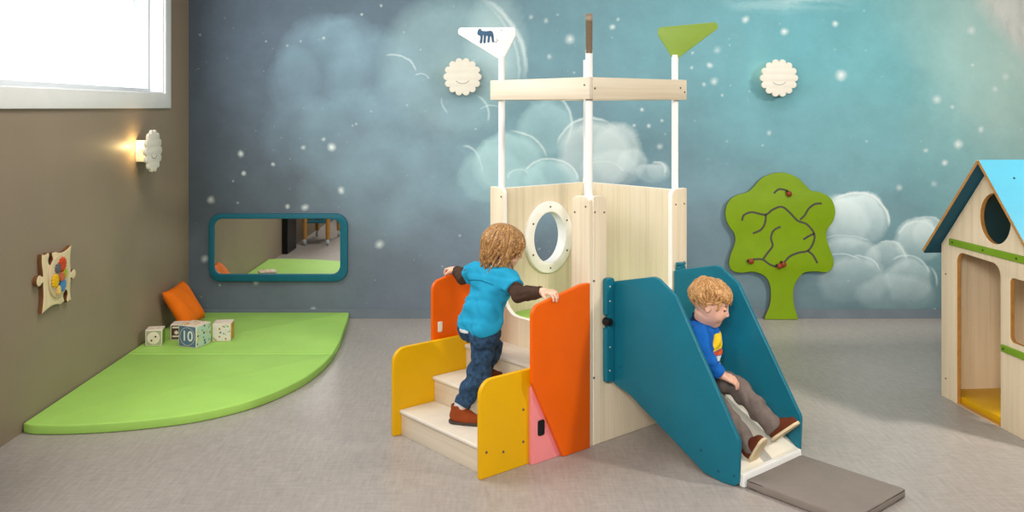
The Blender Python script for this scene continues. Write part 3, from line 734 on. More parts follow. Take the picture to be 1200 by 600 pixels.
ex = Vector((.012, .30, .016)).normalized(); ey = (ct - cb).normalized(); ey = (ey - ex * ey.dot(ex)).normalized(); ez = ex.cross(ey)
ctr = cb + ey * .146 + ez * .012 + Vector((.006, 0, .012))
Mc = Matrix(((ex.x, ey.x, ez.x, 0), (ex.y, ey.y, ez.y, 0), (ex.z, ey.z, ez.z, 0), (0, 0, 0, 1)))
me = cushion(.325, .30, .10); me.transform(Mc)
cu = link('cushion', me, fabric('orange_cushion_cover', (230, 112, 14), .08, 14, 600, .8, .3), None, None, None); cu.data.shade_smooth(); cu.location = ctr
tag(cu, 'orange square cushion leaning in the corner of the room on the green mat', 'cushion')

# ------------------------------------------------------------------ toy blocks
def text_mesh(body, size):
    tcu = bpy.data.curves.new('t', 'FONT'); tcu.body = body; tcu.size = size; tcu.extrude = .0003; tcu.align_x = 'CENTER'; tcu.align_y = 'CENTER'; tcu.offset = size * .012
    o = bpy.data.objects.new('t', tcu); COL.objects.link(o); dg = bpy.context.evaluated_depsgraph_get(); dg.update()
    me = bpy.data.meshes.new_from_object(o.evaluated_get(dg)); me.materials.clear(); bpy.data.objects.remove(o); bpy.data.curves.remove(tcu); return me
def prints(name, base, spots, scale):
    g = G(name); o = g.obj(); vo = g.n('ShaderNodeTexVoronoi'); vo.inputs['Scale'].default_value = scale; g.put(vo.inputs['Vector'], o)
    m = g.math('LESS_THAN', vo.outputs['Distance'], 0.33)
    sc = g.n('ShaderNodeSeparateColor'); g.put(sc.inputs[0], vo.outputs['Color'])
    stops = [(i / len(spots), C(*s)) for i, s in enumerate(spots)]
    return g.done(g.mix(m, C(*base), g.ramp(sc.outputs[0], stops, 'CONSTANT')), .55)
M['bk_cream'] = paint('cream_card', (226, 214, 196), .6, .05, 30)
M['bk_blue'] = paint('blue_grey_card', (92, 120, 152), .6, .06, 40)
M['bk_dots'] = prints('mint_dotted_card', (190, 214, 200), [(200, 120, 60), (120, 150, 90), (90, 80, 80), (226, 190, 90)], 42)
M['bk_toys'] = prints('white_dotted_card', (226, 220, 212), [(210, 120, 60), (120, 110, 120), (150, 180, 120), (220, 170, 150)], 50)
M['bk_orange'] = prints('orange_card', (222, 150, 50), [(240, 190, 90), (206, 120, 40)], 40)
M['bk_top'] = prints('peach_card', (232, 216, 196), [(236, 150, 60), (226, 190, 140), (210, 200, 190)], 26)
M['bk_brown'] = paint('brown_print', (84, 60, 50), .6, .1)
M['bk_green'] = paint('green_card', (128, 164, 60), .6, .08)
M['bk_olive'] = paint('grey_green_card', (166, 170, 140), .6, .06)
def block(label, corner, rot, s, fm, sm_, tm):
    """corner = front-left base corner; local x along the front, y to the back"""
    t = Thing('toy_block', label, 'toy block', (corner[0], corner[1], MT + .002), rot, (0, 0, 0), 'toy blocks on the green mat')
    part(t, 'cube_body', box(0, 0, 0, s, s, s, .0035), M['bk_cream'])
    fb = part(t, 'front_print', prism([rrect(.006, .006, s - .006, s - .006, .004)], .001, .0002, pl_xz(-.0008, .0002)), M[fm])
    part(t, 'side_print', prism([rrect(.006, .006, s - .006, s - .006, .004)], .001, .0002, pl_yz(s - .0002, s + .0008)), M[sm_])
    part(t, 'top_print', prism([rrect(.006, .006, s - .006, s - .006, .004)], .001, .0002, pl_xy(s - .0002, s + .0008)), M[tm])
    return t, fb
FR = lambda x, z: Matrix(((1, 0, 0, x), (0, 0, -1, -.0010), (0, 1, 0, z), (0, 0, 0, 1)))
t, fb = block('toy block with a round cream face print, nearest the taupe wall', (-2.128, 5.452), radians(10), .098, 'bk_olive', 'bk_green', 'bk_top')
part((t, fb), 'printed_face', prism([ell(.048, .048, .037, .037)], .0008, .0001, pl_xz(-.0014, -.0006)), M['bk_cream'])
for dx, dz in ((-.012, -.014), (.012, .008)): part((t, fb), 'printed_eye', prism([ell(.048 + dx, .048 + dz, .006, .006, 16)], .0008, .0001, pl_xz(-.0020, -.0012)), M['bk_brown'])
t, fb = block('toy block with a dark brown print, half hidden behind the number 10 block', (-2.025, 5.59), radians(6), .098, 'bk_brown', 'bk_cream', 'bk_top')
for z_ in (.02, .075): part((t, fb), 'printed_band', box(.012, -.0016, z_, .09, -.0008, z_ + .010, 0), M['bk_cream'])
part((t, fb), 'printed_spot', prism([ell(.036, .048, .012, .012, 20)], .0008, .0001, pl_xz(-.0016, -.0008)), M['bk_top'])
t, fb = block('largest toy block, blue-grey with a white number 10', (-1.924, 5.446), radians(-21), .134, 'bk_blue', 'bk_dots', 'bk_top')
tm = text_mesh('10', .086); tm.transform(FR(.067, .067)); part((t, fb), 'number', tm, M['white'], None)
part((t, fb), 'printed_ring', prism([ell(.067, .067, .055, .055), ell(.067, .067, .0525, .0525)], .0006, .0001, pl_xz(-.0014, -.0008)), M['bk_cream'])
block('white toy block printed with small coloured figures, right of the number 10 block', (-1.752, 5.556), radians(6), .112, 'bk_toys', 'bk_orange', 'bk_top')

# ------------------------------------------------------------------ the table whose feet show in the mirror
tbl = Thing('craft_table', 'wooden-legged table on castors, only its feet seen in the mirror', 'table', (-1.945, 2.62, 0), 0)
part(tbl, 'tabletop', prism([rrect(-.18, -.40, .18, .40, .05)], .025, .005, pl_xy(.55, .575)), M['wood_x'])
part(tbl, 'shelf', box(-.14, -.35, .24, .14, .35, .26, .004), M['teal'])
for sx_ in (-1, 1):
    for sy_ in (-1, 1):
        lg = part(tbl, 'leg', cyl((sx_ * .125, sy_ * .34, .07), (sx_ * .125, sy_ * .34, .549), .024, .028, 16), M['ply'])
        part((tbl, lg), 'castor', joined(cyl((sx_ * .125 - .012, sy_ * .34, .035), (sx_ * .125 + .012, sy_ * .34, .035), .035, None, 24, .004), cyl((sx_ * .125, sy_ * .34, .03), (sx_ * .125, sy_ * .34, .075), .01)), M['steel'])
hose = link('floor_hose', tube(smoothpath([(-1.74, 2.15, .021), (-1.70, 2.30, .03), (-1.66, 2.42, .12), (-1.60, 2.46, .14), (-1.56, 2.50, .05), (-1.62, 2.56, .021)], 6), .02, 12), M['black'])
tag(hose, 'curved black hose on the floor near the table, seen in the mirror', 'hose')

# ------------------------------------------------------------------ people: signed-distance bodies meshed by surface nets
def V3(*a): return np.array(a, dtype=np.float32)
class Field:
    def __init__(s, lo, hi, h):
        s.lo = np.array(lo, np.float32); s.h = h
        s.n = np.ceil((np.array(hi) - s.lo) / h).astype(int) + 1
        s.f = np.full(s.n, 1.0, np.float32)
        s.ax = [s.lo[i] + h * np.arange(s.n[i], dtype=np.float32) for i in range(3)]
    def _sl(s, lo, hi):
        a = np.maximum(np.floor((np.array(lo) - s.lo) / s.h).astype(int), 0); b = np.minimum(np.ceil((np.array(hi) - s.lo) / s.h).astype(int) + 1, s.n)
        if np.any(b <= a): return None
        sl = tuple(slice(a[i], b[i]) for i in range(3))
        X = s.ax[0][sl[0]][:, None, None]; Y = s.ax[1][sl[1]][None, :, None]; Z = s.ax[2][sl[2]][None, None, :]
        return sl, X, Y, Z
    def _mix(s, sl, d, k, sub=False):
        f = s.f[sl]
        if sub:
            d = -d
            if k > 0: hh = np.maximum(k - np.abs(f - d), 0) / k; s.f[sl] = np.maximum(f, d) + hh * hh * k * .25
            else: s.f[sl] = np.maximum(f, d)
        else:
            if k > 0: hh = np.maximum(k - np.abs(f - d), 0) / k; s.f[sl] = np.minimum(f, d) - hh * hh * k * .25
            else: s.f[sl] = np.minimum(f, d)
    def cone(s, p, q, r0, r1=None, k=.01, sub=False):
        r1 = r0 if r1 is None else r1; p = np.array(p, np.float32); q = np.array(q, np.float32); pad = max(r0, r1) + k + 3 * s.h
        g = s._sl(np.minimum(p, q) - pad, np.maximum(p, q) + pad)
        if g is None: return
        sl, X, Y, Z = g; d = q - p; L = float(d @ d) + 1e-12
        t = np.clip(((X - p[0]) * d[0] + (Y - p[1]) * d[1] + (Z - p[2]) * d[2]) / L, 0, 1)
        D = np.sqrt((X - p[0] - t * d[0]) ** 2 + (Y - p[1] - t * d[1]) ** 2 + (Z - p[2] - t * d[2]) ** 2) - (r0 + (r1 - r0) * t)
        s._mix(sl, D, k, sub)
    def chain(s, pts, rs, k=.01):
        for i in range(len(pts) - 1): s.cone(pts[i], pts[i + 1], rs[i], rs[i + 1], k)
    def ell(s, c, r, R=None, k=.01, sub=False):
        c = np.array(c, np.float32); r = np.array(r, np.float32); pad = float(r.max()) + k + 3 * s.h
        g = s._sl(c - pad, c + pad)
        if g is None: return
        sl, X, Y, Z = g; X, Y, Z = X - c[0], Y - c[1], Z - c[2]
        if R is not None:
            R = np.array(R, np.float32)          # columns = local axes in world
            X, Y, Z = (R[0, 0] * X + R[1, 0] * Y + R[2, 0] * Z), (R[0, 1] * X + R[1, 1] * Y + R[2, 1] * Z), (R[0, 2] * X + R[1, 2] * Y + R[2, 2] * Z)
        k0 = np.sqrt((X / r[0]) ** 2 + (Y / r[1]) ** 2 + (Z / r[2]) ** 2); k1 = np.sqrt((X / r[0] ** 2) ** 2 + (Y / r[1] ** 2) ** 2 + (Z / r[2] ** 2) ** 2)
        s._mix(sl, k0 * (k0 - 1) / np.maximum(k1, 1e-6), k, sub)
    def cut(s, p, n, lo=None, hi=None, k=0.0):
        """remove what lies on the +n side of the plane through p (inside lo..hi)"""
        g = s._sl(s.lo if lo is None else lo, (s.lo + s.n * s.h) if hi is None else hi)
        sl, X, Y, Z = g; n = np.array(n, np.float32); n = n / np.linalg.norm(n)
        s._mix(sl, -((X - p[0]) * n[0] + (Y - p[1]) * n[1] + (Z - p[2]) * n[2]), k, True)
    def ripple(s, amp, freq, seed=0):
        X = s.ax[0][:, None, None]; Y = s.ax[1][None, :, None]; Z = s.ax[2][None, None, :]
        r = np.random.RandomState(seed); w = np.zeros_like(s.f)
        for q in range(5):
            v = r.randn(3); v /= np.linalg.norm(v); fr = freq * (.6 + .9 * r.rand())
            ph = 2.2 * np.sin((X * v[1] + Y * v[2] + Z * v[0]) * fr * .55 + r.rand() * 6)
            w += np.sin((X * v[0] + Y * v[1] + Z * v[2]) * fr + ph + r.rand() * 6)
        s.f += (amp / 2.2 * w).astype(np.float32)
    def mesh(s, origin=(0, 0, 0)):
        F = s.f; S_ = F < 0; n = F.shape
        c = [S_[i:n[0] - 1 + i, j:n[1] - 1 + j, k:n[2] - 1 + k] for i in (0, 1) for j in (0, 1) for k in (0, 1)]
        cnt = sum(x.astype(np.int8) for x in c); act = (cnt > 0) & (cnt < 8)
        I, J, K = np.nonzero(act); idx = np.full(act.shape, -1, np.int64); idx[I, J, K] = np.arange(len(I))
        val = {(i, j, k): F[I + i, J + j, K + k] for i in (0, 1) for j in (0, 1) for k in (0, 1)}
        P = np.zeros((len(I), 3), np.float32); N = np.zeros(len(I), np.float32)
        for a in range(3):
            for b in (0, 1):
                for d in (0, 1):
                    e0 = [0, 0, 0]; o = [q for q in range(3) if q != a]; e0[o[0]] = b; e0[o[1]] = d; e1 = list(e0); e1[a] = 1
                    v0, v1 = val[tuple(e0)], val[tuple(e1)]; m = (v0 < 0) != (v1 < 0)
                    t = np.where(m, v0 / np.where(m, v0 - v1, 1), 0)
                    pt = np.tile(np.array(e0, np.float32), (len(I), 1)); pt[:, a] = t
                    P += pt * m[:, None]; N += m
        P = (P / N[:, None] + np.stack([I, J, K], 1)) * s.h + s.lo - np.array(origin, np.float32)
        quads = []
        for a in range(3):
            b, d = (a + 1) % 3, (a + 2) % 3
            A = np.moveaxis(S_, (a, b, d), (0, 1, 2)); X_ = np.moveaxis(idx, (a, b, d), (0, 1, 2))
            e = A[:-1] != A[1:]; e[:, 0, :] = False; e[:, -1, :] = False; e[:, :, 0] = False; e[:, :, -1] = False
            i, j, k = np.nonzero(e); fl = A[i, j, k]
            q = np.stack([X_[i, j - 1, k - 1], X_[i, j, k - 1], X_[i, j, k], X_[i, j - 1, k]], 1)
            q = np.where(fl[:, None], q, q[:, ::-1]); quads.append(q)
        Q = np.concatenate(quads); Q = Q[(Q >= 0).all(1)]
        me = bpy.data.meshes.new('m'); me.vertices.add(len(P)); me.vertices.foreach_set('co', P.ravel())
        me.loops.add(Q.size); me.loops.foreach_set('vertex_index', Q.ravel().astype(np.int32))
        me.polygons.add(len(Q)); me.polygons.foreach_set('loop_start', np.arange(0, Q.size, 4, dtype=np.int32))
        me.update(calc_edges=True); me.validate(); me.shade_smooth()
        return me
def centers(me):
    a = np.empty(len(me.polygons) * 3, np.float32); me.polygons.foreach_get('center', a); return a.reshape(-1, 3)
def setmat(me, mask_idx):
    me.polygons.foreach_set('material_index', mask_idx.astype(np.int32)); me.update()
def nz(v): v = np.array(v, float); return v / np.linalg.norm(v)
def frame3(fwd, up=(0, 0, 1)):
    """columns: forward, left, up"""
    f = nz(fwd); l = nz(np.cross(up, f)); u = np.cross(f, l); return np.stack([f, l, u], 1)

def skin_mat(name, rgb, blush):
    g = G(name); o = g.obj(); f = g.noise(o, 28, 3)
    g.b.inputs['Subsurface Weight'].default_value = .12; g.b.inputs['Subsurface Radius'].default_value = (.01, .004, .002); g.b.inputs['Subsurface Scale'].default_value = .6
    return g.done(g.ramp(f, [(.35, C(*rgb)), (.75, C(*blush))]), .5, .35)
def hair_mat(name, dark, mid, light, centre, up, wave):
    """strands that run from the crown outwards (centre, up: the head's, in the hair's own coordinates)"""
    g = G(name); o = g.obj(); up = nz(up)
    d = g.vmath('SUBTRACT', o, tuple(float(v) for v in centre))
    h_ = g.vmath('DOT_PRODUCT', d, tuple(float(v) for v in up))
    sc = g.n('ShaderNodeVectorMath', operation='SCALE'); sc.inputs[0].default_value = tuple(float(v) for v in up); g.put(sc.inputs['Scale'], h_)
    flat = g.vmath('SUBTRACT', d, sc.outputs[0]); rad = g.vmath('NORMALIZE', flat)
    warp = g.scl(g.vmath('SUBTRACT', g.noise(o, 22, 3, .5, out=1), (.5, .5, .5)), (wave, wave, wave))
    q = g.vmath('ADD', g.vmath('ADD', g.scl(rad, (13, 13, 13)), g.scl(d, (14, 14, 14))), g.scl(warp, (13, 13, 13)))
    q2 = g.scl(q, (3.2, 3.2, 3.2))
    f = g.math('MULTIPLY_ADD', g.noise(q2, 1.0, 3), .45, g.math('MULTIPLY', g.noise(q, 1.0, 3), .55))
    g.bump(g.noise(q2, 1.0, 3), .5, .003)
    return g.done(g.ramp(f, [(.38, C(*dark)), (.5, C(*mid)), (.64, C(*light))]), .42, .45)
M['skin1'] = skin_mat('fair_skin', (226, 178, 152), (236, 196, 174)); M['skin2'] = skin_mat('rosy_fair_skin', (228, 172, 148), (238, 192, 170))
M['hair2'] = fabric('sandy_brow', (190, 136, 82), .1)
M['lips'] = paint('lips', (178, 84, 76), .5, .05); M['mouth'] = paint('open_mouth', (120, 44, 38), .5, .05); M['lash'] = paint('eyelash', (84, 58, 44), .6, .05)
M['tee'] = fabric('turquoise_jersey', (34, 150, 190), .07, 20, 700); M['sleeve'] = fabric('dark_brown_jersey', (70, 52, 42), .16, 30, 500)
M['denim'] = fabric('dark_blue_denim', (44, 70, 98), .62, 55, 260, .85); M['patch'] = paint('pale_waist_patch', (196, 198, 196), .7)
M['suede'] = fabric('brown_suede', (142, 66, 30), .14, 40, 500); M['darksuede'] = fabric('dark_brown_suede', (96, 46, 26), .14, 40, 500)
M['sole1'] = paint('dark_sole', (72, 62, 56), .7); M['sole2'] = paint('pale_gum_sole', (216, 196, 160), .7, .08); M['sock'] = fabric('pale_sock', (208, 206, 208), .05)
M['blueshirt'] = fabric('bright_blue_jersey', (22, 98, 184), .2, 16, 600); M['print_y'] = paint('yellow_print', (238, 202, 40), .7, .1, 40); M['print_r'] = paint('orange_print', (220, 92, 40), .7, .1, 40)
M['print_w'] = paint('pale_print', (214, 224, 216), .7); M['trouser'] = fabric('grey_brown_twill', (116, 104, 98), .2, 30, 500); M['collar'] = fabric('navy_collar', (20, 36, 78), .1)

def head_prims(Fd, c, R, s=1.0, ears=True, neck=None):
    """c head centre, R columns forward/left/up"""
    P = lambda x, y, z: np.array(c) + R @ (np.array([x, y, z]) * s)
    Fd.ell(P(-.012, 0, .022), np.array([.088, .074, .078]) * s, R, .0)
    Fd.ell(P(.022, 0, -.032), np.array([.060, .056, .062]) * s, R, .03)
    for y in (-1, 1):
        Fd.ell(P(.040, .031 * y, -.034), np.array([.024, .023, .024]) * s, R, .02)
        Fd.ell(P(.064, .031 * y, .006), np.array([.016, .018, .012]) * s, R, .012, True)
        Fd.ell(P(.060, .031 * y, .004), np.array([.0135, .0145, .0125]) * s, R, .004)
    Fd.cone(P(.052, 0, -.078), P(.048, 0, -.074), .020 * s, None, .018)
    Fd.cone(P(.070, 0, .004), P(.086, 0, -.020), .007 * s, .0105 * s, .012)
    for y in (-1, 1): Fd.ell(P(.080, .009 * y, -.024), np.array([.008, .007, .006]) * s, R, .006)
    Fd.cone(P(.066, -.016, -.047), P(.066, .016, -.047), .0075 * s, None, .008)
    Fd.cone(P(.064, -.013, -.058), P(.064, .013, -.058), .0075 * s, None, .008)
    Fd.cone(P(.080, -.015, -.052), P(.080, .015, -.052), .0035 * s, None, .003, True)
    if ears:
        for y in (-1, 1):
            Fd.ell(P(-.010, .074 * y, -.012), np.array([.0135, .008, .020]) * s, R, .006)
            Fd.ell(P(-.006, .084 * y, -.010), np.array([.010, .006, .016]) * s, R, .004, True)
    return P
def hand_prims(Fd, w, d, nrm, s=1.0, curl=(.5, .7, .5), thumb=1, spread=.10, mw=.9):
    """w wrist, d pointing direction, nrm palm-facing direction, thumb side = +-1 along d x nrm"""
    d = nz(d); nrm = np.array(nrm, float); nrm = nz(nrm - d * (nrm @ d)); lat = np.cross(d, nrm) * thumb
    kn = []
    for i in range(4):
        off = (1.5 - i) * .0128 * s; L = (.046, .048, .046, .041)[i] * s
        b = w + lat * off * .6 + d * .004; k_ = w + lat * off + d * L
        Fd.cone(b, k_, .0095 * s, .0080 * s, .007); kn.append((k_, off))
    for i, (k_, off) in enumerate(kn):
        a = 0.0; p = k_; L = (.020, .0225, .021, .017)[i] * s; r = (.0066, .0068, .0064, .0058)[i] * s
        dd0 = nz(d + lat * spread * (1.5 - i))
        for j in range(3):
            a += curl[j] * (1 + .08 * (i - 1.5)); dd = dd0 * cos(a) + nrm * sin(a); q = p + dd * L * (1, .78, .62)[j]
            Fd.cone(p, q, r * (1, .93, .86)[j], r * (.93, .86, .74)[j], .0022); p = q
    t0 = w + lat * .014 * s + d * .012 * s; t1 = t0 + (lat * .65 + d * .62 + nrm * .40) * .021 * s; t2 = t1 + nz(lat * .30 + d * .75 + nrm * .55) * .020 * s; t3 = t2 + nz(d * .7 + nrm * .75) * .014 * s
    Fd.cone(t0, t1, .0100 * s, .0082 * s, .006); Fd.cone(t1, t2, .0080 * s, .0068 * s, .002); Fd.cone(t2, t3, .0068 * s, .0054 * s, .002)
def shoe_fields(heel, toe, up, hh=.080):
    """returns (upper field, sole field, laces chains)"""
    heel, toe = np.array(heel, float), np.array(toe, float); d = nz(toe - heel); up = nz(np.array(up) - d * (np.array(up) @ d)); L = np.linalg.norm(toe - heel)
    lat = np.cross(up, d); lo = np.minimum(heel, toe) - .07; hi = np.maximum(heel, toe) + .11
    U = Field(lo, hi, .0028); A = lambda x, z, y=0: heel + d * x * L + up * z + lat * y
    U.cone(A(.14, .030), A(.52, .026), .028, .029, .01); U.cone(A(.5, .025), A(.86, .020), .029, .024, .012)
    U.cone(A(.20, .035), A(.19, hh - .006), .029, .0285, .015); U.cone(A(.30, .050), A(.62, .034), .024, .020, .015)
    U.cut(A(0, .006), -up, None, None); U.cut(A(.2, hh), up, None, None)
    U.cone(A(.2, hh - .008), A(.2, hh + .02), .0225, None, .002, True)
    So = Field(lo, hi, .0028)
    So.cone(A(.14, .006), A(.50, .006), .033, .030, .01); So.cone(A(.5, .006), A(.84, .008), .030, .030, .01)
    So.cut(A(0, .0125), up); So.cut(A(0, 0.0005), -up)
    lc = [[A(x, z, y) for x, z, y in ((x0, .056 - (x0 - .34) * .055 - .004, -.017), (x0 + .02, .066 - (x0 - .34) * .055, 0), (x0, .056 - (x0 - .34) * .055 - .004, .017))] for x0 in (.34, .43, .52, .61)]
    return U, So, lc
def shoe(parent, origin, heel, toe, up, um, sm_, lace, hh=.080):
    U, So, lc = shoe_fields(heel, toe, up, hh)
    me = U.mesh(origin); s = link('shoe', me, um, parent, None, None)
    so = link('sole', So.mesh(origin), sm_, s, None, None)
    la = joined(*[tube([Vector(p) - Vector(origin) for p in smoothpath(c, 4)], .0022, 6) for c in lc]); link('laces', la, lace, s, None, None)
    return s

def lock(Fd, pts, r0, r1, k):
    n = len(pts)
    for i in range(n - 1): Fd.cone(pts[i], pts[i + 1], r0 + (r1 - r0) * i / (n - 1), r0 + (r1 - r0) * (i + 1) / (n - 1), k)

# ================================================================== child on the stairs (tower frame: x up the stairs, y to the left, z up)
def kid_stairs():
    O = (-.42, .34, RZ)
    hipR, kneeR, ankR = V3(-.330, .318, .510), V3(-.358, .325, .335), V3(-.452, .342, .188)
    hipL, kneeL, ankL = V3(-.322, .405, .515), V3(-.205, .422, .388), V3(-.262, .420, .300)
    heelR, toeR = V3(-.476, .372, RZ + .001), V3(-.408, .268, RZ + .001)
    heelL, toeL = V3(-.292, .420, 2 * RZ + .001), V3(-.172, .395, 2 * RZ + .001)
    pel, waist, chest, neck = V3(-.325, .362, .525), V3(-.305, .366, .585), V3(-.262, .360, .690), V3(-.240, .356, .775)
    shR, shL = V3(-.242, .272, .742), V3(-.272, .442, .752)
    elR, wrR = V3(-.262, .172, .682), V3(-.222, .062, .706)
    elL, wrL = V3(-.275, .552, .703), V3(-.236, .655, .718)
    hc = V3(-.192, .342, .858); R = frame3((.80, -.52, -.30))
    # ---- body: one continuous skin
    B = Field((-.56, -.04, .10), (-.02, .76, 1.00), .0032)
    def torso(F_, e=0.0, k=.03):
        for y in (-.042, .042): F_.cone(pel + V3(0, y, -.005), waist + V3(.0, y * .8, 0), .062 + e, .056 + e, k)
        for y in (-.040, .040): F_.cone(waist + V3(0, y * .8, 0), chest + V3(0, y, 0), .056 + e, .062 + e, k)
        F_.cone(chest + (shR - shL) * .22 + V3(0, 0, .02), chest + (shL - shR) * .22 + V3(0, 0, .02), .060 + e, None, k)
        F_.cone(shR * .78 + neck * .22 - V3(0, 0, .012), shL * .78 + neck * .22 - V3(0, 0, .012), .036 + e, None, .04)
    torso(B, -.014)
    B.cone(neck - V3(.005, 0, .03), hc - R[:, 2] * .05 - R[:, 0] * .02, .034, .033, .02)
    for a, b, c, fh, ft in ((hipR, kneeR, ankR, heelR, toeR), (hipL, kneeL, ankL, heelL, toeL)):
        B.cone(a, b, .046, .033, .03); B.cone(b, b * .6 + c * .4, .033, .031, .02); B.cone(b * .6 + c * .4, c, .031, .023, .015)
        up = V3(0, 0, .022); B.cone(c, fh * .8 + ft * .2 + up, .025, .020, .015); B.cone(fh * .85 + ft * .15 + up, fh * .2 + ft * .8 + up * .8, .020, .016, .01)
    for sh, el, wr in ((shR, elR, wrR), (shL, elL, wrL)):
        B.cone(sh, el, .029, .025, .03); B.cone(el, el * .6 + wr * .4, .027, .0255, .012); B.cone(el * .6 + wr * .4, wr, .0255, .0175, .01)
    hand_prims(B, wrR, (.10, -.92, .10), (.12, -.1, -1), 1.0, (.35, .75, .7), -1)
    hand_prims(B, wrL, (.10, .92, .05), (.10, .1, -1), 1.0, (.35, .75, .7), 1)
    P = head_prims(B, hc, R, .88)
    me = B.mesh(O); cc = centers(me) + np.array(O)
    L = (cc - hc) @ R / .88
    mi = np.zeros(len(cc), int)
    mi[(L[:, 0] > .055) & (np.abs(L[:, 1]) < .018) & (L[:, 2] < -.041) & (L[:, 2] > -.063)] = 1
    eye = (L[:, 0] > .05) & (np.abs(np.abs(L[:, 1]) - .031) < .014) & (np.abs(L[:, 2] - .002 + .1 * (np.abs(L[:, 1]) - .03) ** 1) < .0038); mi[eye] = 2
    brow = (L[:, 0] > .05) & (np.abs(np.abs(L[:, 1]) - .032) < .016) & (np.abs(L[:, 2] - .024) < .0035); mi[brow] = 2
    body = link('person', me, [M['skin1'], M['lips'], M['lash']], None, None, None); setmat(me, mi)
    body.location = tw(*O); body.rotation_euler = (0, 0, TR)
    tag(body, 'child in turquoise T-shirt climbing the stairs, hands on the orange boards', 'person')
    # ---- hair: wavy, down to the nape
    H = Field(hc - .17, hc + .15, .0028); s = .88
    H.ell(P(-.018, 0, .028), np.array([.089, .076, .079]) * s, R, 0)
    H.ell(P(.085, 0, -.035), np.array([.062, .055, .078]) * s, R, .01, True)
    H.cut(P(-.02, 0, -.045), -R[:, 2] + R[:, 0] * .3)
    rg = random.Random(5)
    for i in range(190):
        ph = 2 * pi * (i / 190) + rg.uniform(-.06, .06); face = abs((ph + pi) % (2 * pi) - pi)       # 0 = forward
        length = .50 if face < .55 else (.78 if face < 1.0 else 1.08); length *= rg.uniform(.74, 1.06)
        lift = rg.uniform(0, .015); amp = rg.uniform(.010, .028); fr = rg.uniform(6, 11); p0 = rg.uniform(0, 6); n = 15; pts = []
        flick = rg.uniform(-.014, .012); tw_ = rg.uniform(-.5, .5)
        for j in range(n):
            t = j / (n - 1) * length; th = t * 2.95 + .05
            w = amp * t * sin(fr * t + p0); hr = .003 + lift * min(1, 2 * t) + .009 * min(1, t * 1.6) + .004 * sin(fr * 1.3 * t + p0 * 2) * t; p_ = ph + tw_ * t * .5
            if th < 1.7: x_, y_, z_ = (.090 + hr) * sin(th) * cos(p_) - .020, (.076 + hr) * sin(th) * sin(p_), .028 + (.080 + hr * .8) * cos(th)
            else:
                e = th - 1.7; dz = e * .098; x_, y_, z_ = (.090 + hr - .024 * e) * .99 * cos(p_) - .020, (.076 + hr - .016 * e) * .99 * sin(p_), .028 + (.080 + hr * .8) * cos(1.7) - dz
            k2 = flick * max(0, t - .75) * 5
            pts.append(P(x_ + w * -sin(p_) + k2 * cos(p_), y_ + w * cos(p_) + k2 * sin(p_), z_ + w * .4))
        lock(H, pts, .0090, .0036, .0016)
    link('hair', H.mesh(O), hair_mat('wavy_brown_hair', (88, 56, 28), (158, 112, 62), (218, 174, 114), P(-.03, 0, .0) - np.array(O), R[:, 2], .55), body, None, None)
    # ---- T-shirt
    T = Field((-.46, .12, .44), (-.10, .62, .86), .0034)
    torso(T, .003, .03)
    T.cone(shR, shR * .40 + elR * .60, .042, .043, .03); T.cone(shL, shL * .40 + elL * .60, .042, .043, .03)
    T.cone(neck - V3(.01, 0, .03), neck + V3(0, 0, .004), .044, .042, .02)
    for y in (-.044, .044): T.cone(pel + V3(-.004, y, -.01), waist + V3(-.004, y * .85, 0), .074, .063, .02)
    T.ripple(.0034, 75, 3)
    T.cut(pel + V3(-.01, 0, -.004), (.42, .10, -1)); T.cut(neck + V3(0, 0, .006), (.3, 0, 1))
    T.cut(shR * .36 + elR * .64, elR - shR, (-.46, .12, .635), (-.10, .238, .86)); T.cut(shL * .36 + elL * .64, elL - shL, (-.46, .475, .635), (-.10, .62, .86))
    tm = T.mesh(O); ts = link('t_shirt', tm, M['tee'], body, None, None)
    # yoke seam across the back and hem rings, following the surface
    def on_back(y, z):
        ix = np.clip(int(round((y - T.lo[1]) / T.h)), 0, T.n[1] - 1); iz = np.clip(int(round((z - T.lo[2]) / T.h)), 0, T.n[2] - 1)
        col = T.f[:, ix, iz]; i = int(np.argmax(col < 0)); return Vector((T.ax[0][i] - O[0] - .0042, y - O[1], z - O[2]))
    ys = np.linspace(.285, .445, 28); seam = [on_back(y, .724 - 3.0 * (y - .36) ** 2 * .6) for y in ys]
    link('seam', tube(seam, .0018, 6), fabric('dark_turquoise_seam', (12, 84, 116), .05), ts, None, None)
    # ---- brown under-sleeves, one each side
    for sh, el, wr in ((shR, elR, wrR), (shL, elL, wrL)):
        U = Field(np.minimum(np.minimum(sh, el), wr) - .06, np.maximum(np.maximum(sh, el), wr) + .06, .003)
        U.cone(sh * .6 + el * .4, el, .036, .034, .01); U.cone(el, wr * .94 + el * .06, .034, .026, .01)
        U.ripple(.0028, 120, 9)
        U.cut(wr * .93 + el * .07, wr - el); U.cut(sh * .55 + el * .45, sh - el)
        link('undershirt_sleeve', U.mesh(O), M['sleeve'], body, None, None)
    # ---- jeans
    J = Field((-.52, .22, .16), (-.05, .52, .60), .0034)
    for y in (-.044, .044): J.cone(pel + V3(-.004, y, -.012), waist + V3(-.006, y * .85, -.008), .0655, .052, .03)
    for sh_, (a, b, c) in ((0, (hipR, kneeR, ankR)), (1, (hipL, kneeL, ankL))):
        J.cone(a, b, .060, .044, .025); J.cone(b, b * .5 + c * .5, .045, .041, .02); J.cone(b * .5 + c * .5, c, .041, .036, .015)
        J.cone(a + V3(-.03, 0, .0), a + V3(-.028, 0, -.03), .045, .046, .02)
    J.ripple(.0050, 95, 4)
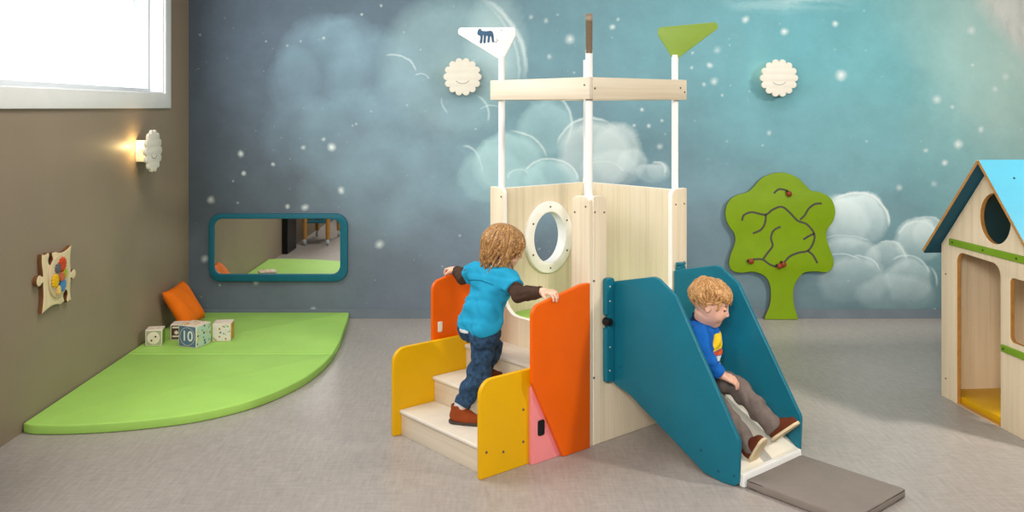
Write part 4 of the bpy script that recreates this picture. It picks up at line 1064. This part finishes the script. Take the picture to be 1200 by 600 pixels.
    J.cut(pel + V3(-.01, 0, .008), (-.42, -.10, 1)); J.cut(ankR + V3(0, 0, .006), (ankR - kneeR), ankR - .08, ankR + .075); J.cut(ankL, (ankL - kneeL) * V3(.3, 1, 1), ankL - .075, ankL + .07)
    jm = J.mesh(O); cc = centers(jm) + np.array(O); mi = np.zeros(len(cc), int)
    mi[(np.abs(cc[:, 1] - .388) < .024) & (np.abs(cc[:, 2] - .503) < .0085) & (cc[:, 0] < -.33)] = 1
    jn = link('jeans', jm, [M['denim'], M['patch']], body, None, None); setmat(jm, mi)
    def on_bum(y, z):
        iy = int(round((y - J.lo[1]) / J.h)); iz = int(round((z - J.lo[2]) / J.h)); col = J.f[:, iy, iz]; i = int(np.argmax(col < 0)); return Vector((J.ax[0][i] - O[0] - .0006, y - O[1], z - O[2]))
    for yc in (.322, .405):
        pk = [on_bum(yc + y, z) for y, z in ((-.026, .500), (-.025, .462), (0, .450), (.025, .462), (.026, .500))] ; pk.append(pk[0])
        link('pocket_stitching', tube(smoothpath(pk, 4), .0011, 5), fabric('pale_denim_stitch', (96, 118, 140), .1), jn, None, None)
    # ---- socks and shoes
    for c, h_, t_ in ((ankR, heelR, toeR), (ankL, heelL, toeL)):
        K = Field(c - .09, c + .06, .003); K.cone(c + V3(0, 0, .01), h_ * .8 + t_ * .2 + V3(0, 0, .04), .0285, .026, .01)
        link('sock', K.mesh(O), M['sock'], body, None, None)
    lace = paint('tan_lace', (170, 110, 60), .7)
    shoe(body, O, heelR, toeR, (0, 0, 1), M['suede'], M['sole1'], lace); shoe(body, O, heelL, toeL, (0, 0, 1), M['darksuede'], M['sole2'], lace)
kid_stairs()

# ================================================================== child sitting on the slide (facing -y, left side towards +x)
def kid_slide():
    O = (.36, -.35, .28)
    hipR, kneeR, ankR = V3(.315, -.325, .318), V3(.288, -.478, .236), V3(.284, -.634, .112)
    hipL, kneeL, ankL = V3(.405, -.325, .318), V3(.432, -.478, .288), V3(.455, -.622, .164)
    heelR, toeR = V3(.282, -.655, .070), V3(.288, -.698, .153); upR = (0, .75, .60)
    heelL, toeL = V3(.455, -.642, .106), V3(.506, -.714, .176); upL = (0, .70, .70)
    pel, waist, chest, neck = V3(.360, -.318, .325), V3(.358, -.318, .385), V3(.356, -.330, .475), V3(.354, -.334, .552)
    shR, shL = V3(.276, -.378, .520), V3(.438, -.302, .520)
    elR, wrR = V3(.262, -.428, .432), V3(.312, -.474, .368)
    elL, wrL = V3(.478, -.272, .425), V3(.488, -.318, .350)
    hc = V3(.356, -.386, .648); R = frame3((.56, -.76, -.36))
    B = Field((.18, -.74, .07), (.56, -.22, .80), .0032)
    def torso(F_, e=0.0, k=.03):
        for x in (-.042, .042): F_.cone(pel + V3(x, 0, 0), waist + V3(x * .8, 0, 0), .060 + e, .056 + e, k)
        for x in (-.040, .040): F_.cone(waist + V3(x * .8, 0, 0), chest + V3(x, 0, 0), .057 + e, .060 + e, k)
        F_.cone(shR * .78 + neck * .22 - V3(0, 0, .012), shL * .78 + neck * .22 - V3(0, 0, .012), .038 + e, None, .04)
    torso(B, -.008)
    B.cone(neck - V3(0, 0, .03), hc - R[:, 2] * .05 - R[:, 0] * .02, .034, .033, .02)
    for a, b, c, fh, ft in ((hipR, kneeR, ankR, heelR, toeR), (hipL, kneeL, ankL, heelL, toeL)):
        B.cone(a, b, .042, .032, .03); B.cone(b, b * .6 + c * .4, .032, .030, .02); B.cone(b * .6 + c * .4, c, .030, .022, .015)
        up = V3(*(upR if fh is heelR else upL)) * .024; B.cone(c, fh * .8 + ft * .2 + up, .025, .020, .015); B.cone(fh * .85 + ft * .15 + up, fh * .25 + ft * .75 + up * .8, .020, .016, .01)
    for sh, el, wr in ((shR, elR, wrR), (shL, elL, wrL)):
        B.cone(sh, el, .029, .025, .03); B.cone(el, el * .6 + wr * .4, .028, .026, .012); B.cone(el * .6 + wr * .4, wr, .026, .018, .01)
    hand_prims(B, wrR, (.68, -.40, -.36), (.30, .25, -1), 1.06, (.15, .40, .4), 1, .14)
    hand_prims(B, wrL, (-.1, -.75, -.60), (-.3, .55, -.8), 1.0, (.25, .35, .3), -1)
    P = head_prims(B, hc, R, .92)
    me = B.mesh(O); cc = centers(me) + np.array(O); L = (cc - hc) @ R / .92; mi = np.zeros(len(cc), int)
    lip = (L[:, 0] > .052) & (np.abs(L[:, 1]) < .027) & (np.abs(L[:, 2] + .0525 - 12 * L[:, 1] ** 2) < .010); mi[lip] = 1
    mi[lip & (np.abs(L[:, 2] + .0525 - 12 * L[:, 1] ** 2) < .0055)] = 3
    eye = (L[:, 0] > .05) & (np.abs(np.abs(L[:, 1]) - .031) < .014) & (np.abs(L[:, 2] - .000 - 14 * (np.abs(L[:, 1]) - .031) ** 2) < .0032); mi[eye] = 2
    brow = (L[:, 0] > .05) & (np.abs(np.abs(L[:, 1]) - .032) < .016) & (np.abs(L[:, 2] - .024) < .0028); mi[brow] = 4
    body = link('person', me, [M['skin2'], M['lips'], M['lash'], M['mouth'], M['hair2']], None, None, None); setmat(me, mi)
    body.location = tw(*O); body.rotation_euler = (0, 0, TR)
    tag(body, 'smiling fair-haired child in blue sweatshirt sitting on the teal slide', 'person')
    # ---- short tousled hair
    H = Field(hc - .15, hc + .15, .0026); s = .92
    H.ell(P(-.016, 0, .030), np.array([.089, .076, .079]) * s, R, 0)
    H.ell(P(.088, 0, -.028), np.array([.056, .060, .066]) * s, R, .01, True)
    H.cut(P(-.02, 0, -.030), -R[:, 2] + R[:, 0] * .55)
    for y in (-1, 1): H.ell(P(-.004, .078 * y, -.022), np.array([.030, .020, .040]) * s, R, .004, True)
    rg = random.Random(11)
    for i in range(330):
        ph = rg.uniform(0, 2 * pi); th0 = math.acos(rg.uniform(-.05, 1)); face = abs((ph + pi) % (2 * pi) - pi)
        if face < .95 and th0 > .95: th0 = rg.uniform(.2, .95)
        if abs(face - 1.5) < .45 and th0 > .95: th0 = rg.uniform(.3, .95)
        n = 8; Ln = rg.uniform(.45, .80); cw = rg.gauss(.10, .30); lift = rg.uniform(.000, .012); tip = rg.uniform(-.002, .012); pts = []
        for j in range(n):
            t = j / (n - 1); th = th0 + Ln * t; p_ = ph + cw * t * t / max(sin(th), .45); hr = .002 + lift * sin(pi * min(t * 1.1, 1)) + tip * t * t
            pts.append(P((.090 + hr) * sin(th) * cos(p_) - .016, (.076 + hr) * sin(th) * sin(p_), .030 + (.079 + hr) * cos(th)))
        lock(H, pts, .0074, .0022, .0014)
    link('hair', H.mesh(O), hair_mat('sandy_blond_hair', (124, 78, 38), (188, 136, 80), (232, 190, 134), P(-.03, 0, .0) - np.array(O), R[:, 2] - .35 * R[:, 0], .8), body, None, None)
    # ---- sweatshirt
    T = Field((.18, -.52, .28), (.56, -.20, .61), .0032)
    torso(T, .012, .03)
    T.cone(chest + V3(0, 0, -.03), chest + V3(0, 0, .02), .070, .066, .03)
    for sh, el, wr in ((shR, elR, wrR), (shL, elL, wrL)):
        T.cone(sh, el, .043, .037, .03); T.cone(el, wr * .92 + el * .08, .037, .028, .012)
    T.cone(neck - V3(0, 0, .03), neck + V3(0, -.006, .036), .049, .043, .02)
    T.ripple(.0032, 85, 8)
    T.cut(pel + V3(0, 0, .012), (0, .15, -1), (.28, -.42, .28), (.56, -.20, .40)); T.cut(neck + V3(0, -.004, .036), (0, -.30, 1))
    T.cut(wrR * .93 + elR * .07, wrR - elR, wrR - .06, wrR + .06); T.cut(wrL * .93 + elL * .07, wrL - elL, wrL - .06, wrL + .06)
    tm = T.mesh(O); cc = centers(tm) + np.array(O); mi = np.zeros(len(cc), int)
    fr = (((cc - chest) @ V3(.43, -.90, 0)) > .03) & (np.abs((cc - chest) @ V3(.90, .43, 0)) < .042)
    mi[fr & (np.abs(cc[:, 2] - .482) < .036)] = 1; mi[fr & (np.abs(cc[:, 2] - .430) < .012)] = 2; mi[fr & (np.abs(cc[:, 2] - .405) < .010)] = 3
    mi[np.linalg.norm(cc - (neck + V3(0, -.006, .030)), axis=1) < .052] = 4
    link('sweatshirt', tm, [M['blueshirt'], M['print_y'], M['print_r'], M['print_w'], M['collar']], body, None, None); setmat(tm, mi)
    # ---- trousers
    J = Field((.22, -.70, .10), (.54, -.22, .42), .0032)
    for x in (-.044, .044): J.cone(pel + V3(x, .0, -.006), waist + V3(x * .8, 0, -.02), .064, .062, .03)
    for a, b, c in ((hipR, kneeR, ankR), (hipL, kneeL, ankL)):
        J.cone(a, b, .056, .044, .025); J.cone(b, b * .5 + c * .5, .044, .041, .02); J.cone(b * .5 + c * .5, c, .041, .038, .015)
    J.ripple(.0042, 85, 2)
    for c, b in ((ankR, kneeR), (ankL, kneeL)): J.cut(c + (c - b) * .13, c - b, c - .075, c + .075)
    J.cut(waist + V3(0, 0, .0), (0, 0, 1))
    link('trousers', J.mesh(O), M['trouser'], body, None, None)
    lace = paint('brown_lace', (120, 84, 60), .7)
    shoe(body, O, heelR, toeR, upR, M['darksuede'], M['sole2'], lace, .090); shoe(body, O, heelL, toeL, upL, M['darksuede'], M['sole2'], lace, .095)
kid_slide()
